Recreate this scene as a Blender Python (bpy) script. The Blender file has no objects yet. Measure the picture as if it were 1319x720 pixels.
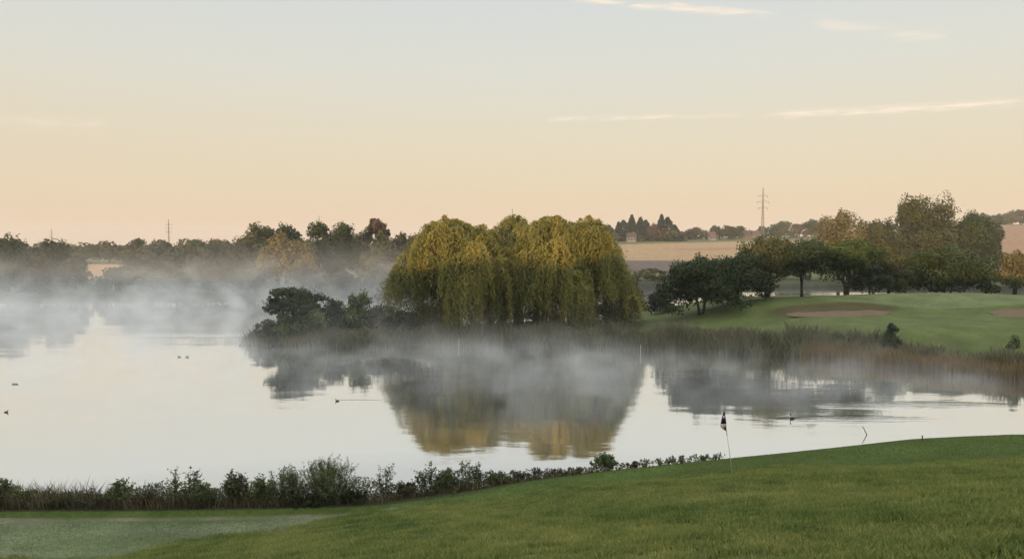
import bpy, bmesh, math, random
import numpy as np
from mathutils import Vector, Matrix

SC = bpy.context.scene
COL = SC.collection
R = math.radians
rng = np.random.default_rng(11)

# ------------------------------------------------------------------ camera numbers
F = 1000.0                      # focal length in photo pixels (photo 1319 x 720)
CX, CY = 659.5, 360.0
PITCH = math.atan(42.0 / F)     # looking slightly down: horizon at row 318
CAMZ = 11.0
CP, SP = math.cos(PITCH), math.sin(PITCH)


def at(px, py, Y):
    """world point at ground distance Y seen at photo pixel (px, py)"""
    u, v = (px - CX) / F, (CY - py) / F
    dy, dz = CP + v * SP, -SP + v * CP
    k = Y / dy
    return Vector((u * k, Y, CAMZ + dz * k))


# ------------------------------------------------------------------ small helpers
def tag(o, label=None, cat=None, group=None, kind=None):
    if label: o['label'] = label
    if cat: o['category'] = cat
    if group: o['group'] = group
    if kind: o['kind'] = kind
    return o


def empty(name, loc, label, cat, group=None):
    o = bpy.data.objects.new(name, None)
    o.empty_display_size = 0.3
    COL.objects.link(o)
    o.location = loc
    return tag(o, label, cat, group)


def link(name, me, mat=None, parent=None, loc=None):
    o = bpy.data.objects.new(name, me)
    if mat is not None and len(me.materials) == 0:
        me.materials.append(mat)
    COL.objects.link(o)
    if parent is not None: o.parent = parent
    if loc is not None: o.location = loc
    return o


def mesh_np(name, V, faces_flat, nper, tint=None, smooth=False):
    """V (n,3); faces_flat flat index array with nper corners per face"""
    me = bpy.data.meshes.new(name)
    V = np.asarray(V, np.float32)
    faces_flat = np.asarray(faces_flat, np.int32).ravel()
    nf = len(faces_flat) // nper
    me.vertices.add(len(V)); me.vertices.foreach_set('co', V.ravel())
    me.loops.add(len(faces_flat)); me.loops.foreach_set('vertex_index', faces_flat)
    me.polygons.add(nf)
    me.polygons.foreach_set('loop_start', np.arange(nf, dtype=np.int32) * nper)
    if tint is not None:
        a = me.attributes.new('tint', 'FLOAT', 'FACE')
        a.data.foreach_set('value', np.asarray(tint, np.float32))
    me.update(calc_edges=True)
    if smooth:
        me.polygons.foreach_set('use_smooth', np.ones(nf, bool))
    return me


def mesh_py(name, verts, faces, smooth=False):
    me = bpy.data.meshes.new(name)
    me.from_pydata([tuple(v) for v in verts], [], faces)
    me.update()
    if smooth:
        me.polygons.foreach_set('use_smooth', np.ones(len(me.polygons), bool))
    return me


class MB:
    def __init__(self): self.v = []; self.f = []

    def tube(self, pts, rad, n=7, cap=True):
        pts = [Vector(p) for p in pts]
        base = len(self.v)
        for i, p in enumerate(pts):
            d = (pts[min(i + 1, len(pts) - 1)] - pts[max(i - 1, 0)])
            d = d.normalized() if d.length > 1e-9 else Vector((0, 0, 1))
            a = d.cross(Vector((0, 1, 0)) if abs(d.y) < 0.9 else Vector((1, 0, 0))).normalized()
            b = d.cross(a)
            r = rad[i]
            rx, ry = r if isinstance(r, tuple) else (r, r)
            for k in range(n):
                t = 2 * math.pi * k / n
                self.v.append(p + a * (math.cos(t) * rx) + b * (math.sin(t) * ry))
        for i in range(len(pts) - 1):
            for k in range(n):
                k2 = (k + 1) % n
                self.f.append((base + i * n + k, base + i * n + k2, base + (i + 1) * n + k2, base + (i + 1) * n + k))
        if cap:
            self.f.append(tuple(base + k for k in range(n))[::-1])
            self.f.append(tuple(base + (len(pts) - 1) * n + k for k in range(n)))
        return self

    def box(self, lo, hi):
        b = len(self.v)
        for z in (lo[2], hi[2]):
            for y in (lo[1], hi[1]):
                for x in (lo[0], hi[0]):
                    self.v.append(Vector((x, y, z)))
        for f in ((0, 2, 3, 1), (4, 5, 7, 6), (0, 1, 5, 4), (2, 6, 7, 3), (0, 4, 6, 2), (1, 3, 7, 5)):
            self.f.append(tuple(b + i for i in f))
        return self

    def build(self, name, mat, parent=None, smooth=True, loc=None):
        return link(name, mesh_py(name, self.v, self.f, smooth), mat, parent, loc)


# ------------------------------------------------------------------ materials
MATS = {}


def new_mat(name):
    m = bpy.data.materials.new(name); m.use_nodes = True
    nt = m.node_tree; nt.nodes.clear()
    out = nt.nodes.new('ShaderNodeOutputMaterial')
    return m, nt, out


def nmath(nt, op, a, b=None, c=None, clamp=False):
    n = nt.nodes.new('ShaderNodeMath'); n.operation = op; n.use_clamp = clamp
    for i, x in enumerate((a, b, c)):
        if x is None: continue
        if isinstance(x, (int, float)): n.inputs[i].default_value = x
        else: nt.links.new(x, n.inputs[i])
    return n.outputs[0]


def nmix(nt, fac, a, b, blend='MIX'):
    n = nt.nodes.new('ShaderNodeMix'); n.data_type = 'RGBA'; n.blend_type = blend
    for s, x in ((n.inputs[0], fac), (n.inputs[6], a), (n.inputs[7], b)):
        if isinstance(x, (int, float)): s.default_value = x
        elif isinstance(x, tuple): s.default_value = (*x, 1)
        else: nt.links.new(x, s)
    return n.outputs[2]


def nnoise(nt, vec, scale, detail=3, rough=0.55, dist=0.0):
    n = nt.nodes.new('ShaderNodeTexNoise')
    n.inputs['Scale'].default_value = scale; n.inputs['Detail'].default_value = detail
    n.inputs['Roughness'].default_value = rough; n.inputs['Distortion'].default_value = dist
    if vec is not None: nt.links.new(vec, n.inputs['Vector'])
    return n.outputs[0]


def nramp(nt, fac, stops, interp='LINEAR'):
    n = nt.nodes.new('ShaderNodeValToRGB'); cr = n.color_ramp; cr.interpolation = interp
    while len(cr.elements) < len(stops): cr.elements.new(0.5)
    for e, (p, c) in zip(cr.elements, stops):
        e.position = p
        e.color = (*c, 1) if isinstance(c, tuple) else (c, c, c, 1)
    nt.links.new(fac, n.inputs[0])
    return n.outputs[0]


def nmapr(nt, v, a, b, c=0.0, d=1.0, smooth=True):
    n = nt.nodes.new('ShaderNodeMapRange')
    n.interpolation_type = 'SMOOTHSTEP' if smooth else 'LINEAR'
    for i, x in enumerate((a, b, c, d)): n.inputs[i + 1].default_value = x
    nt.links.new(v, n.inputs[0])
    return n.outputs[0]


def leaf_mat(name, dark, light, transl=0.35, rough=0.6):
    """leaves: colour runs from `dark` to `light` with the leaf's own random tint"""
    if name in MATS: return MATS[name]
    m, nt, out = new_mat(name)
    at_ = nt.nodes.new('ShaderNodeAttribute'); at_.attribute_name = 'tint'
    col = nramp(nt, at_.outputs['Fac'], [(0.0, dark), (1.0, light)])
    d = nt.nodes.new('ShaderNodeBsdfPrincipled')
    d.inputs['Roughness'].default_value = rough
    d.inputs['Specular IOR Level'].default_value = 0.25
    nt.links.new(col, d.inputs['Base Color'])
    t = nt.nodes.new('ShaderNodeBsdfTranslucent'); nt.links.new(col, t.inputs['Color'])
    mx = nt.nodes.new('ShaderNodeMixShader'); mx.inputs[0].default_value = transl
    nt.links.new(d.outputs[0], mx.inputs[1]); nt.links.new(t.outputs[0], mx.inputs[2])
    nt.links.new(mx.outputs[0], out.inputs[0])
    MATS[name] = m
    return m


def plain_mat(name, col, rough=0.7, vary=0.25, scale=3.0, spec=0.3, metal=0.0, bump=0.0):
    if name in MATS: return MATS[name]
    m, nt, out = new_mat(name)
    tc = nt.nodes.new('ShaderNodeTexCoord')
    nz = nnoise(nt, tc.outputs['Object'], scale, 4, 0.6)
    dk = tuple(c * (1 - vary) for c in col); lt = tuple(min(1, c * (1 + vary)) for c in col)
    c = nramp(nt, nz, [(0.3, dk), (0.7, lt)])
    d = nt.nodes.new('ShaderNodeBsdfPrincipled')
    d.inputs['Roughness'].default_value = rough; d.inputs['Metallic'].default_value = metal
    d.inputs['Specular IOR Level'].default_value = spec
    nt.links.new(c, d.inputs['Base Color'])
    if bump:
        b = nt.nodes.new('ShaderNodeBump'); b.inputs['Strength'].default_value = bump
        nt.links.new(nz, b.inputs['Height']); nt.links.new(b.outputs[0], d.inputs['Normal'])
    nt.links.new(d.outputs[0], out.inputs[0])
    MATS[name] = m
    return m


BARK = plain_mat('bark', (0.05, 0.042, 0.034), 0.9, 0.4, 6, 0.15, bump=0.4)
LEAF = {
    'willow': leaf_mat('willow_leaf', (0.080, 0.108, 0.024), (0.37, 0.30, 0.072), 0.4),
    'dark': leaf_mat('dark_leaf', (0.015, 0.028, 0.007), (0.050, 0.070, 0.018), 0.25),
    'green': leaf_mat('green_leaf', (0.018, 0.032, 0.009), (0.062, 0.078, 0.019), 0.3),
    'bright': leaf_mat('bright_leaf', (0.025, 0.048, 0.009), (0.10, 0.125, 0.024), 0.35),
    'yellow': leaf_mat('yellow_leaf', (0.095, 0.085, 0.032), (0.23, 0.185, 0.078), 0.35),
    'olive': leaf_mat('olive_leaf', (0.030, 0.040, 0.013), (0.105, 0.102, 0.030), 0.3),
    'brown': leaf_mat('brown_leaf', (0.055, 0.040, 0.026), (0.13, 0.088, 0.05), 0.3),
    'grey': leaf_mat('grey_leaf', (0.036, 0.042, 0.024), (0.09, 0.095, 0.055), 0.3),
    'needle': leaf_mat('needle_leaf', (0.014, 0.024, 0.018), (0.035, 0.045, 0.032), 0.1),
    'weed': leaf_mat('weed_leaf', (0.05, 0.042, 0.024), (0.20, 0.16, 0.085), 0.25),
    'reed': leaf_mat('reed_blade', (0.090, 0.098, 0.048), (0.26, 0.235, 0.14), 0.25),
    'dry_reed': leaf_mat('dry_reed_blade', (0.15, 0.105, 0.045), (0.36, 0.26, 0.125), 0.25),
    'shrub': leaf_mat('shrub_leaf', (0.050, 0.074, 0.028), (0.21, 0.245, 0.10), 0.3),
    'under': leaf_mat('undergrowth_leaf', (0.048, 0.050, 0.026), (0.19, 0.195, 0.095), 0.3),
    'maroon': leaf_mat('maroon_leaf', (0.035, 0.016, 0.014), (0.10, 0.055, 0.045), 0.25),
    'mown': leaf_mat('mown_blade', (0.058, 0.094, 0.020), (0.155, 0.195, 0.05), 0.35),
    'dewy': leaf_mat('dewy_blade', (0.105, 0.130, 0.070), (0.27, 0.30, 0.19), 0.35),
    'rough': leaf_mat('rough_blade', (0.064, 0.118, 0.023), (0.42, 0.40, 0.125), 0.45),
}

# ------------------------------------------------------------------ terrain
LAKE = np.array([
    (-210, 70), (-150, 56), (-90, 44), (-50, 36.5), (-25, 33.0), (-5, 33.2), (10, 35.5), (25, 39), (45, 44), (62, 49), (56, 54),
    (48, 60), (42, 64), (37, 69), (32.7, 74), (26.8, 78.6), (16.5, 82.5), (0, 86), (-12, 86.4), (-22, 85.4), (-27.5, 86), (-30.5, 89),
    (-28, 93), (-20, 98), (-8, 104), (5, 109), (20, 113), (45, 116), (80, 119), (120, 122), (165, 140), (160, 185),
    (120, 203), (80, 208), (50, 206), (30, 200), (10, 188), (-10, 177), (-30, 169), (-60, 164), (-100, 160), (-140, 158), (-200, 152),
    (-230, 110)], float)


def lake_sd(x, y):
    """signed distance to the shore, > 0 inside the water"""
    x = np.asarray(x, float); y = np.asarray(y, float)
    d2 = np.full(x.shape, 1e18); ins = np.zeros(x.shape, bool)
    n = len(LAKE)
    for i in range(n):
        ax, ay = LAKE[i]; bx, by = LAKE[(i + 1) % n]
        ex, ey = bx - ax, by - ay
        t = np.clip(((x - ax) * ex + (y - ay) * ey) / (ex * ex + ey * ey), 0, 1)
        d2 = np.minimum(d2, (x - ax - t * ex) ** 2 + (y - ay - t * ey) ** 2)
        c = (ay > y) != (by > y)
        xi = ax + (y - ay) * ex / (ey if abs(ey) > 1e-9 else 1e-9)
        ins ^= c & (x < xi)
    d = np.sqrt(d2)
    return np.where(ins, d, -d)


def sst(v, a, b):
    t = np.clip((v - a) / (b - a), 0, 1)
    return t * t * (3 - 2 * t)


_W = [(rng.uniform(0, 6.28), rng.uniform(0, 6.28), rng.uniform(0.7, 1.4)) for _ in range(40)]


def wob(x, y, wl, k=6, o=0):
    """smooth pseudo noise, about -1..1, wavelength wl"""
    s = 0
    for i in range(k):
        a, p, f = _W[(i + o) % 40]
        s = s + np.sin((x * math.cos(a) + y * math.sin(a)) * f * 6.283 / wl + p)
    return s / (k ** 0.5) / 1.2


def edge_z(x):
    """height of the mown strip's lakeside edge (Y = 30)"""
    return np.interp(x, [-30, -20, -10, -5.4, -1.5, 1.2, 4, 8.5, 12, 16, 20, 30, 45],
                     [0.62, 0.65, 0.72, 0.9, 1.32, 1.75, 2.1, 2.62, 2.98, 3.35, 3.55, 3.8, 4.0])


def soft_max(a, b, k):
    h = np.clip(0.5 + 0.5 * (a - b) / k, 0, 1)
    return b * (1 - h) + a * h + k * h * (1 - h)


def rough_plane(x, y):
    xs = np.where(x > 8, 8 + (x - 8) * 0.36, x)
    xs = np.where(xs < -14, -14 + (xs + 14) * 0.3, xs)
    return 9.4 - 0.2716 * y + 0.134 * xs


def green_plane(x, y):
    tilt = np.interp(x, [-10, 0, 8, 20], [0.0, 0.02, 0.10, 0.03])
    return edge_z(x) + (30 - y) * tilt


def near_parts(x, y):
    r = rough_plane(x, y) + 0.10 * wob(x, y, 9, 5) + 0.05 * wob(x, y, 3.1, 5, 7)
    g = green_plane(x, y) + 0.03 * wob(x, y, 7, 4, 3)
    low = 1 - sst(x, -7, -2.5)                         # the dewy hollow lies a little below its bank
    g = g - 0.17 * low * (1 - sst(y, 29.75, 29.95))
    return r, g


def ridge_z(x):
    return 19.6 + 1.6 * wob(x, x * 0, 46, 6, 5) + 0.9 * wob(x, x * 0, 13, 6, 11) - 7 * (1 - sst(x, -330, -230))


def gz(x, y):
    x = np.asarray(x, float); y = np.asarray(y, float)
    sd = lake_sd(x, y)
    # near hill
    r, g = near_parts(x, y)
    zn = soft_max(r, g, 0.25)
    zn = zn - 0.50 * np.maximum(y - 30.6, 0) * sst(y, 30.2, 32.0)
    behind = np.interp(y, [-200, -130, -92, -60, -20, 0], [3, 0.5, 1, .62, .14, 0])
    behind = np.where(y < -130, np.interp(y, [-200, -130], [0.15, 0.5]), behind)
    zb = (9.4 + 0.134 * np.clip(x, -14, 12)) * (1 - behind) + ridge_z(x) * behind
    zn = np.where(y < 0, zb, zn)
    # peninsula: flat under the willows, rising to the golf green on the right
    zp = 0.9 + 3.0 * sst(x, 10, 34) * sst(y, 78, 98) + 0.0 * x
    zp = np.maximum(zp, .9 + 2.1 * sst(x, 20, 35) * sst(-sd, .8, 6.0) * (y < 100))
    zp = zp + 1.3 * np.exp(-(((x - 54) / 22) ** 2 + ((y - 97) / 9) ** 2)) 
    zp = zp + 0.5 * np.exp(-(((x - 38) / 6) ** 2 + ((y - 91.2) / 2.0) ** 2)) + 0.6 * np.exp(-(((x - 59) / 5) ** 2 + ((y - 90.4) / 2.2) ** 2))
    # far land
    tx = x / np.maximum(y, 60)
    fr = np.interp(y, [150, 210, 300, 350, 400, 600, 700, 900, 2600], [1.2, 1.5, 3.2, 4.9, 6.4, 15.6, 19, 22, 24])
    fl = np.interp(y, [150, 210, 300, 400, 600, 900, 2600], [1.0, 1.4, 3.0, 5.0, 8.0, 10, 14])
    wr = sst(tx, -0.08, 0.1)
    zf = fl * (1 - wr) + fr * wr
    zf = zf + 12 * sst(tx, 0.32, 0.66) * sst(y, 340, 600)
    zf = zf + 0.35 * wob(x, y, 90, 6, 2) * sst(y, 220, 400)
    wf = sst(y, 125, 160)
    land = np.where(y < 60, zn, zp * (1 - wf) + zf * wf)
    # joining the near hill and the peninsula east of the cove, and ground west of the lake
    j = sst(y, 42, 78)
    land = np.where((y > 42) & (y < 78), zn * (1 - j) + zp * j, land)
    land = np.maximum(land, 0.5)
    bankw = np.where(y < 50, 2.6, 3.2)
    bank = np.clip(-sd / bankw, 0, 1)
    shore = 0.05 + (land - 0.05) * (bank * (2 - bank))
    water = -0.25 - 1.4 * np.clip(sd / 6, 0, 1)
    z = np.where(sd > 0, water, shore)
    return z


def gz1(x, y): return float(gz(np.array([x]), np.array([y]))[0])


def axis(pts):
    out = [pts[0][0]]
    for (a, st0), (b, st1) in zip(pts[:-1], pts[1:]):
        p = a
        while p < b - 1e-6:
            t = (p - a) / (b - a); st = st0 + (st1 - st0) * t
            p = min(b, p + st); out.append(p)
    return np.array(out)


xs = axis([(-1800, 120), (-300, 14), (-60, 1.6), (-26, .4), (26, .4), (62, .7), (110, 2.4), (300, 14), (1800, 120)])
ys = axis([(-200, 12), (-100, 6), (-20, 2.5), (6, .4), (28, .35), (29.4, .08), (30.2, .08), (31.5, .4), (45, .6), (60, .9), (82, .8), (83.5, .3), (92, .3), (94, .7), (100, .7), (125, 1.4), (260, 5), (700, 12), (2600, 110)])
GX, GY = np.meshgrid(xs, ys)
gx, gy = GX.ravel(), GY.ravel()
gzv = gz(gx, gy)
sdv = lake_sd(gx, gy)

# land cover (what grows or lies on the ground; one field with painted shade), one colour per vertex
BUNK = [(37.4, 88.3, 5.4, 1.3), (58.9, 87.2, 4.6, 1.9)]        # sand bunkers: centre, half sizes


def bunk_r(i, x, y):
    cx, cy, a, b = BUNK[i]
    th = np.arctan2((y - cy) / b, (x - cx) / a)
    rr = np.hypot((x - cx) / a, (y - cy) / b)
    return rr / (1 + 0.10 * np.sin(2 * th + 1 + i) + 0.07 * np.sin(3 * th + 2.1 * i) + 0.03 * np.sin(9 * th + i) + .02 * np.sin(16 * th))


def near_masks(x, y):
    r, g = near_parts(x, y)
    r = r - .22 * sst(y, 24, 26.5) * sst(x, 8.5, 10.5)
    rough = sst(r - g + 0.07 * wob(x, y, 1.6, 6, 4) + 0.05 * wob(x, y, .5, 6, 14), -0.10, 0.06)
    return np.clip(rough, 0, 1)


def lerp3(c, m, col):
    return c * (1 - m[:, None]) + np.array(col)[None] * m[:, None]


cov = np.tile(np.array([[0.075, 0.085, 0.035]]), (len(gx), 1))
near = (gy < 60).astype(float)
cov = lerp3(cov, near, (0.070, 0.102, 0.024))
low = (1 - sst(gx, -6.5, -2)) * near
dew = low * (1 - sst(gy, 29.2, 29.7))
cov = lerp3(cov, dew * (0.65 + 0.35 * np.clip(wob(gx * .35, gy * 1.6, 3.0, 6, 9), -1, 1)), (0.160, 0.185, 0.105))
pathm = low * sst(gy, 29.28, 29.38) * (1 - sst(gy, 29.66, 29.76))
cov = lerp3(cov, pathm * (.6 + .4 * np.clip(wob(gx, gy, .9, 6, 13), -1, 1)), (0.15, 0.135, 0.10))
rm = near_masks(gx, gy) * (gy < 45)
pv = np.clip(0.5 + 0.5 * wob(gx, gy, 6, 6, 20), 0, 1)[:, None]
cov = cov * (1 - rm[:, None]) + rm[:, None] * (np.array([[0.055, 0.085, 0.020]]) * (1 - pv) + np.array([[0.11, 0.11, 0.032]]) * pv)
bankm = ((sdv > -4.2) & (gy > 30)).astype(float) * sst(sdv, -4.0, -3.0)
cov = lerp3(cov, bankm, (0.045, 0.040, 0.026))
# golf hole on the peninsula
fw = sst(gx, 12, 17) * sst(gy, 62, 66) * (1 - sst(gy, 128, 132)) * (gx < 130) * (1 - sst(sdv, -4.5, -3.4))
cov = lerp3(cov, fw, (0.088, 0.110, 0.033))
putt = sst(1.1 - np.hypot((gx - 56) / 17, (gy - 97) / 6.5), 0, 0.1)
cov = lerp3(cov, putt, (0.122, 0.146, 0.060))
lip = sst(1.55 - np.hypot((gx - 37.6) / 6.2, (gy - 90.6) / 1.9), 0, 0.5) * (gy > 88.9)
cov = lerp3(cov, lip * 0.9, (0.062, 0.050, 0.020))
# far fields
tx = gx / np.maximum(gy, 60)
mead = sst(gy, 215, 225)
cov = lerp3(cov, mead, (0.11, 0.11, 0.045))
shaded_soil = sst(gy, 262, 270) * (1 - sst(gy + 30 * tx, 352, 356)) * sst(tx, -.02, .02)
cov = lerp3(cov, shaded_soil, (0.115, 0.088, 0.078))  # lower field: plowed brown with the shade lying on it painted in
stub = sst(gy + 30 * tx, 352, 356) * (1 - sst(gy - 250 * tx, 500, 512)) * sst(tx, -.02, .02) * (1 - sst(tx, .45, .5))
cov = lerp3(cov, stub, (0.32, 0.215, 0.115))
band = np.exp(-((gy - (455 + 60 * tx)) / 9) ** 2) * sst(tx, .18, .24) * (1 - sst(tx, .45, .5))
cov = lerp3(cov, band * .8, (0.27, 0.13, 0.085))
stub2 = sst(tx, .55, .57) * sst(gy, 380, 390) * (1 - sst(gy, 610, 620))
cov = lerp3(cov, stub2, (0.27, 0.165, 0.10))
stub3 = (1 - sst(tx, -.45, -.42)) * sst(gy, 222, 228) * (1 - sst(gy, 330, 334))
cov = lerp3(cov, stub3, (0.34, 0.21, 0.115))
bed = (sdv > -0.2).astype(float)
cov = lerp3(cov, bed, (0.03, 0.03, 0.022))

nx, ny = len(xs), len(ys)
ii = np.arange(nx * ny).reshape(ny, nx)
Q = np.stack([ii[:-1, :-1], ii[:-1, 1:], ii[1:, 1:], ii[1:, :-1]], -1).reshape(-1, 4)
cxq, cyq = gx[Q].mean(1), gy[Q].mean(1)
keep = np.ones(len(Q), bool)
# bunkers are dished into the ground sheet
def sand_z(i, x, y):
    cx, cy, a, b = BUNK[i]
    z0 = float(gz(np.array([cx]), np.array([cy - b]))[0])
    return z0 - .12 + .21 * (y - (cy - b)) + .05 * wob(x, y, 2.3, 5, 3) + .02 * (x - cx)


for i in range(2):
    rr = bunk_r(i, gx, gy)
    inside = 1 - sst(rr, .93, 1.02)
    gzv = gzv * (1 - inside) + np.minimum(gzv, sand_z(i, gx, gy) - .2) * inside
gme = mesh_np('ground', np.stack([gx, gy, gzv], 1), Q, 4, smooth=True)
ca = gme.attributes.new('cover', 'FLOAT_COLOR', 'POINT')
ca.data.foreach_set('color', np.concatenate([cov, np.ones((len(cov), 1))], 1).astype(np.float32).ravel())
m, nt, out = new_mat('ground_cover')
a_ = nt.nodes.new('ShaderNodeAttribute'); a_.attribute_name = 'cover'
tc = nt.nodes.new('ShaderNodeTexCoord')
n1 = nnoise(nt, tc.outputs['Object'], 0.35, 5, .6)
n2 = nnoise(nt, tc.outputs['Object'], 5.0, 5, .7)
n3 = nnoise(nt, tc.outputs['Object'], 38.0, 3, .7)
v1 = nmath(nt, 'MULTIPLY_ADD', n1, 0.9, 0.22)
v2 = nmath(nt, 'MULTIPLY_ADD', n2, 0.9, 0.22)
v3 = nmath(nt, 'MULTIPLY_ADD', n3, 0.7, 0.65)
v = nmath(nt, 'MULTIPLY', nmath(nt, 'MULTIPLY', v1, v2), nmath(nt, 'MULTIPLY', v3, 2.2))
colr = nt.nodes.new('ShaderNodeVectorMath'); colr.operation = 'SCALE'
nt.links.new(a_.outputs['Color'], colr.inputs[0]); nt.links.new(v, colr.inputs['Scale'])
bs = nt.nodes.new('ShaderNodeBsdfPrincipled'); bs.inputs['Roughness'].default_value = .85
bs.inputs['Specular IOR Level'].default_value = .12
nt.links.new(colr.outputs[0], bs.inputs['Base Color'])
bp = nt.nodes.new('ShaderNodeBump'); bp.inputs['Strength'].default_value = .5; bp.inputs['Distance'].default_value = .05
nt.links.new(nmath(nt, 'ADD', n2, nmath(nt, 'MULTIPLY', n3, .6)), bp.inputs['Height'])
nt.links.new(bp.outputs[0], bs.inputs['Normal'])
nt.links.new(bs.outputs[0], out.inputs[0])
tag(link('ground', gme, m), 'grassy ground with fairway, banks and far fields', kind='structure')

# sand in the bunkers: sheets a little above the dished ground
SAND = plain_mat('bunker_sand', (0.150, 0.104, 0.068), .95, .14, 2.5, .1, bump=.3)
for i in range(2):
    cx, cy, a, b = BUNK[i]
    V = [(cx, cy, 0)]; Fc = []; K = 56; L = 9
    for l in range(1, L + 1):
        for k in range(K):
            th = 2 * math.pi * k / K
            s = 1.02 * l / L * (1 + 0.10 * math.sin(2 * th + 1 + i) + 0.07 * math.sin(3 * th + 2.1 * i) + 0.03 * math.sin(9 * th + i) + .02 * math.sin(16 * th))
            V.append((cx + a * s * math.cos(th), cy + b * s * math.sin(th), 0))
    V = np.array(V)
    rr = bunk_r(i, V[:, 0], V[:, 1])
    V[:, 2] = sand_z(i, V[:, 0], V[:, 1])
    for k in range(K):
        Fc.append((0, 1 + k, 1 + (k + 1) % K))
        for l in range(L - 1):
            p, q = 1 + l * K + k, 1 + l * K + (k + 1) % K
            Fc.append((p, p + K, q + K, q))
    o = link('sand_bunker', mesh_py('sand_bunker', V, Fc, True), SAND)
    tag(o, ['long sand bunker cut into the fairway left of the golf green', 'sand bunker at the right edge, dark grassy lip behind it'][i], kind='structure')

# ------------------------------------------------------------------ water
m, nt, out = new_mat('lake_water')
tc = nt.nodes.new('ShaderNodeTexCoord')
mp = nt.nodes.new('ShaderNodeMapping'); mp.inputs['Scale'].default_value = (0.55, 1.0, 1)
nt.links.new(tc.outputs['Object'], mp.inputs[0])
w1 = nnoise(nt, mp.outputs[0], 1.1, 3, .5)
w2 = nnoise(nt, mp.outputs[0], 0.16, 2, .5)
sx = nt.nodes.new('ShaderNodeSeparateXYZ'); nt.links.new(tc.outputs['Object'], sx.inputs[0])


def blob(cx, cy, a, b):
    dx = nmath(nt, 'DIVIDE', nmath(nt, 'SUBTRACT', sx.outputs[0], cx), a)
    dy = nmath(nt, 'DIVIDE', nmath(nt, 'SUBTRACT', sx.outputs[1], cy), b)
    r2 = nmath(nt, 'ADD', nmath(nt, 'MULTIPLY', dx, dx), nmath(nt, 'MULTIPLY', dy, dy))
    return nmapr(nt, r2, 0.0, 1.0, 1.0, 0.0)


rip = nmath(nt, 'MAXIMUM', blob(22.5, 49.0, 6.0, 1.5), nmath(nt, 'MAXIMUM', blob(28, 53.5, 9, 1.6), nmath(nt, 'MAXIMUM', blob(-42, 97, 13, 2.6), blob(-11, 55.3, 1.8, .3))))
mp2 = nt.nodes.new('ShaderNodeMapping'); mp2.inputs['Scale'].default_value = (0.35, 2.6, 1); mp2.inputs['Rotation'].default_value = (0, 0, R(4))
nt.links.new(tc.outputs['Object'], mp2.inputs[0])
w3 = nnoise(nt, mp2.outputs[0], 0.9, 3, .55)
h = nmath(nt, 'ADD', nmath(nt, 'MULTIPLY', w1, .006), nmath(nt, 'MULTIPLY', w2, .05))
h = nmath(nt, 'ADD', h, nmath(nt, 'MULTIPLY', nmath(nt, 'MULTIPLY', w3, rip), .035))
bp = nt.nodes.new('ShaderNodeBump'); bp.inputs['Strength'].default_value = 1.0; bp.inputs['Distance'].default_value = 1.0
nt.links.new(h, bp.inputs['Height'])
gl = nt.nodes.new('ShaderNodeBsdfGlossy'); gl.inputs['Roughness'].default_value = .055
gl.inputs['Color'].default_value = (.97, .97, .97, 1)
nt.links.new(bp.outputs[0], gl.inputs['Normal'])
df = nt.nodes.new('ShaderNodeBsdfDiffuse'); df.inputs['Color'].default_value = (.03, .04, .04, 1)
lw = nt.nodes.new('ShaderNodeFresnel'); lw.inputs['IOR'].default_value = 1.33
fac = nmapr(nt, lw.outputs[0], 0.02, 0.22, 0.25, 0.93, False)
mx = nt.nodes.new('ShaderNodeMixShader'); nt.links.new(fac, mx.inputs[0])
nt.links.new(df.outputs[0], mx.inputs[1]); nt.links.new(gl.outputs[0], mx.inputs[2])
nt.links.new(mx.outputs[0], out.inputs[0])
wme = mesh_py('lake_water', [(-235, 30, 0), (170, 30, 0), (170, 215, 0), (-235, 215, 0)], [(0, 1, 2, 3)])
tag(link('lake_water', wme, m), 'still lake water mirroring sky and trees', kind='structure')

# ------------------------------------------------------------------ foliage builders
def unit(n, g):
    v = g.normal(size=(n, 3)); return v / np.linalg.norm(v, axis=1, keepdims=True)


def leaves(name, C, A, B, L, W, T):
    """diamond leaves: centre C, long axis A, side axis B"""
    n = len(C)
    L = np.broadcast_to(L, (n,))[:, None] / 2; W = np.broadcast_to(W, (n,))[:, None] / 2
    V = np.empty((n, 4, 3)); V[:, 0] = C - A * L; V[:, 1] = C + B * W + A * L * .1; V[:, 2] = C + A * L; V[:, 3] = C - B * W + A * L * .1
    return mesh_np(name, V.reshape(-1, 3), np.arange(4 * n), 4, np.clip(T, 0, 1))


def facing(N, g, j=.75):
    """long and side axes of leaves that face roughly along N"""
    n = len(N)
    M = N / np.maximum(np.linalg.norm(N, axis=1, keepdims=True), 1e-6) + j * unit(n, g) + np.array([0, 0, .25])
    M /= np.maximum(np.linalg.norm(M, axis=1, keepdims=True), 1e-6)
    A = np.cross(M, unit(n, g)); A /= np.maximum(np.linalg.norm(A, axis=1, keepdims=True), 1e-6)
    return A, np.cross(M, A)


def side(A, g):
    B = np.cross(A, unit(len(A), g)); return B / np.maximum(np.linalg.norm(B, axis=1, keepdims=True), 1e-6)


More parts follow.
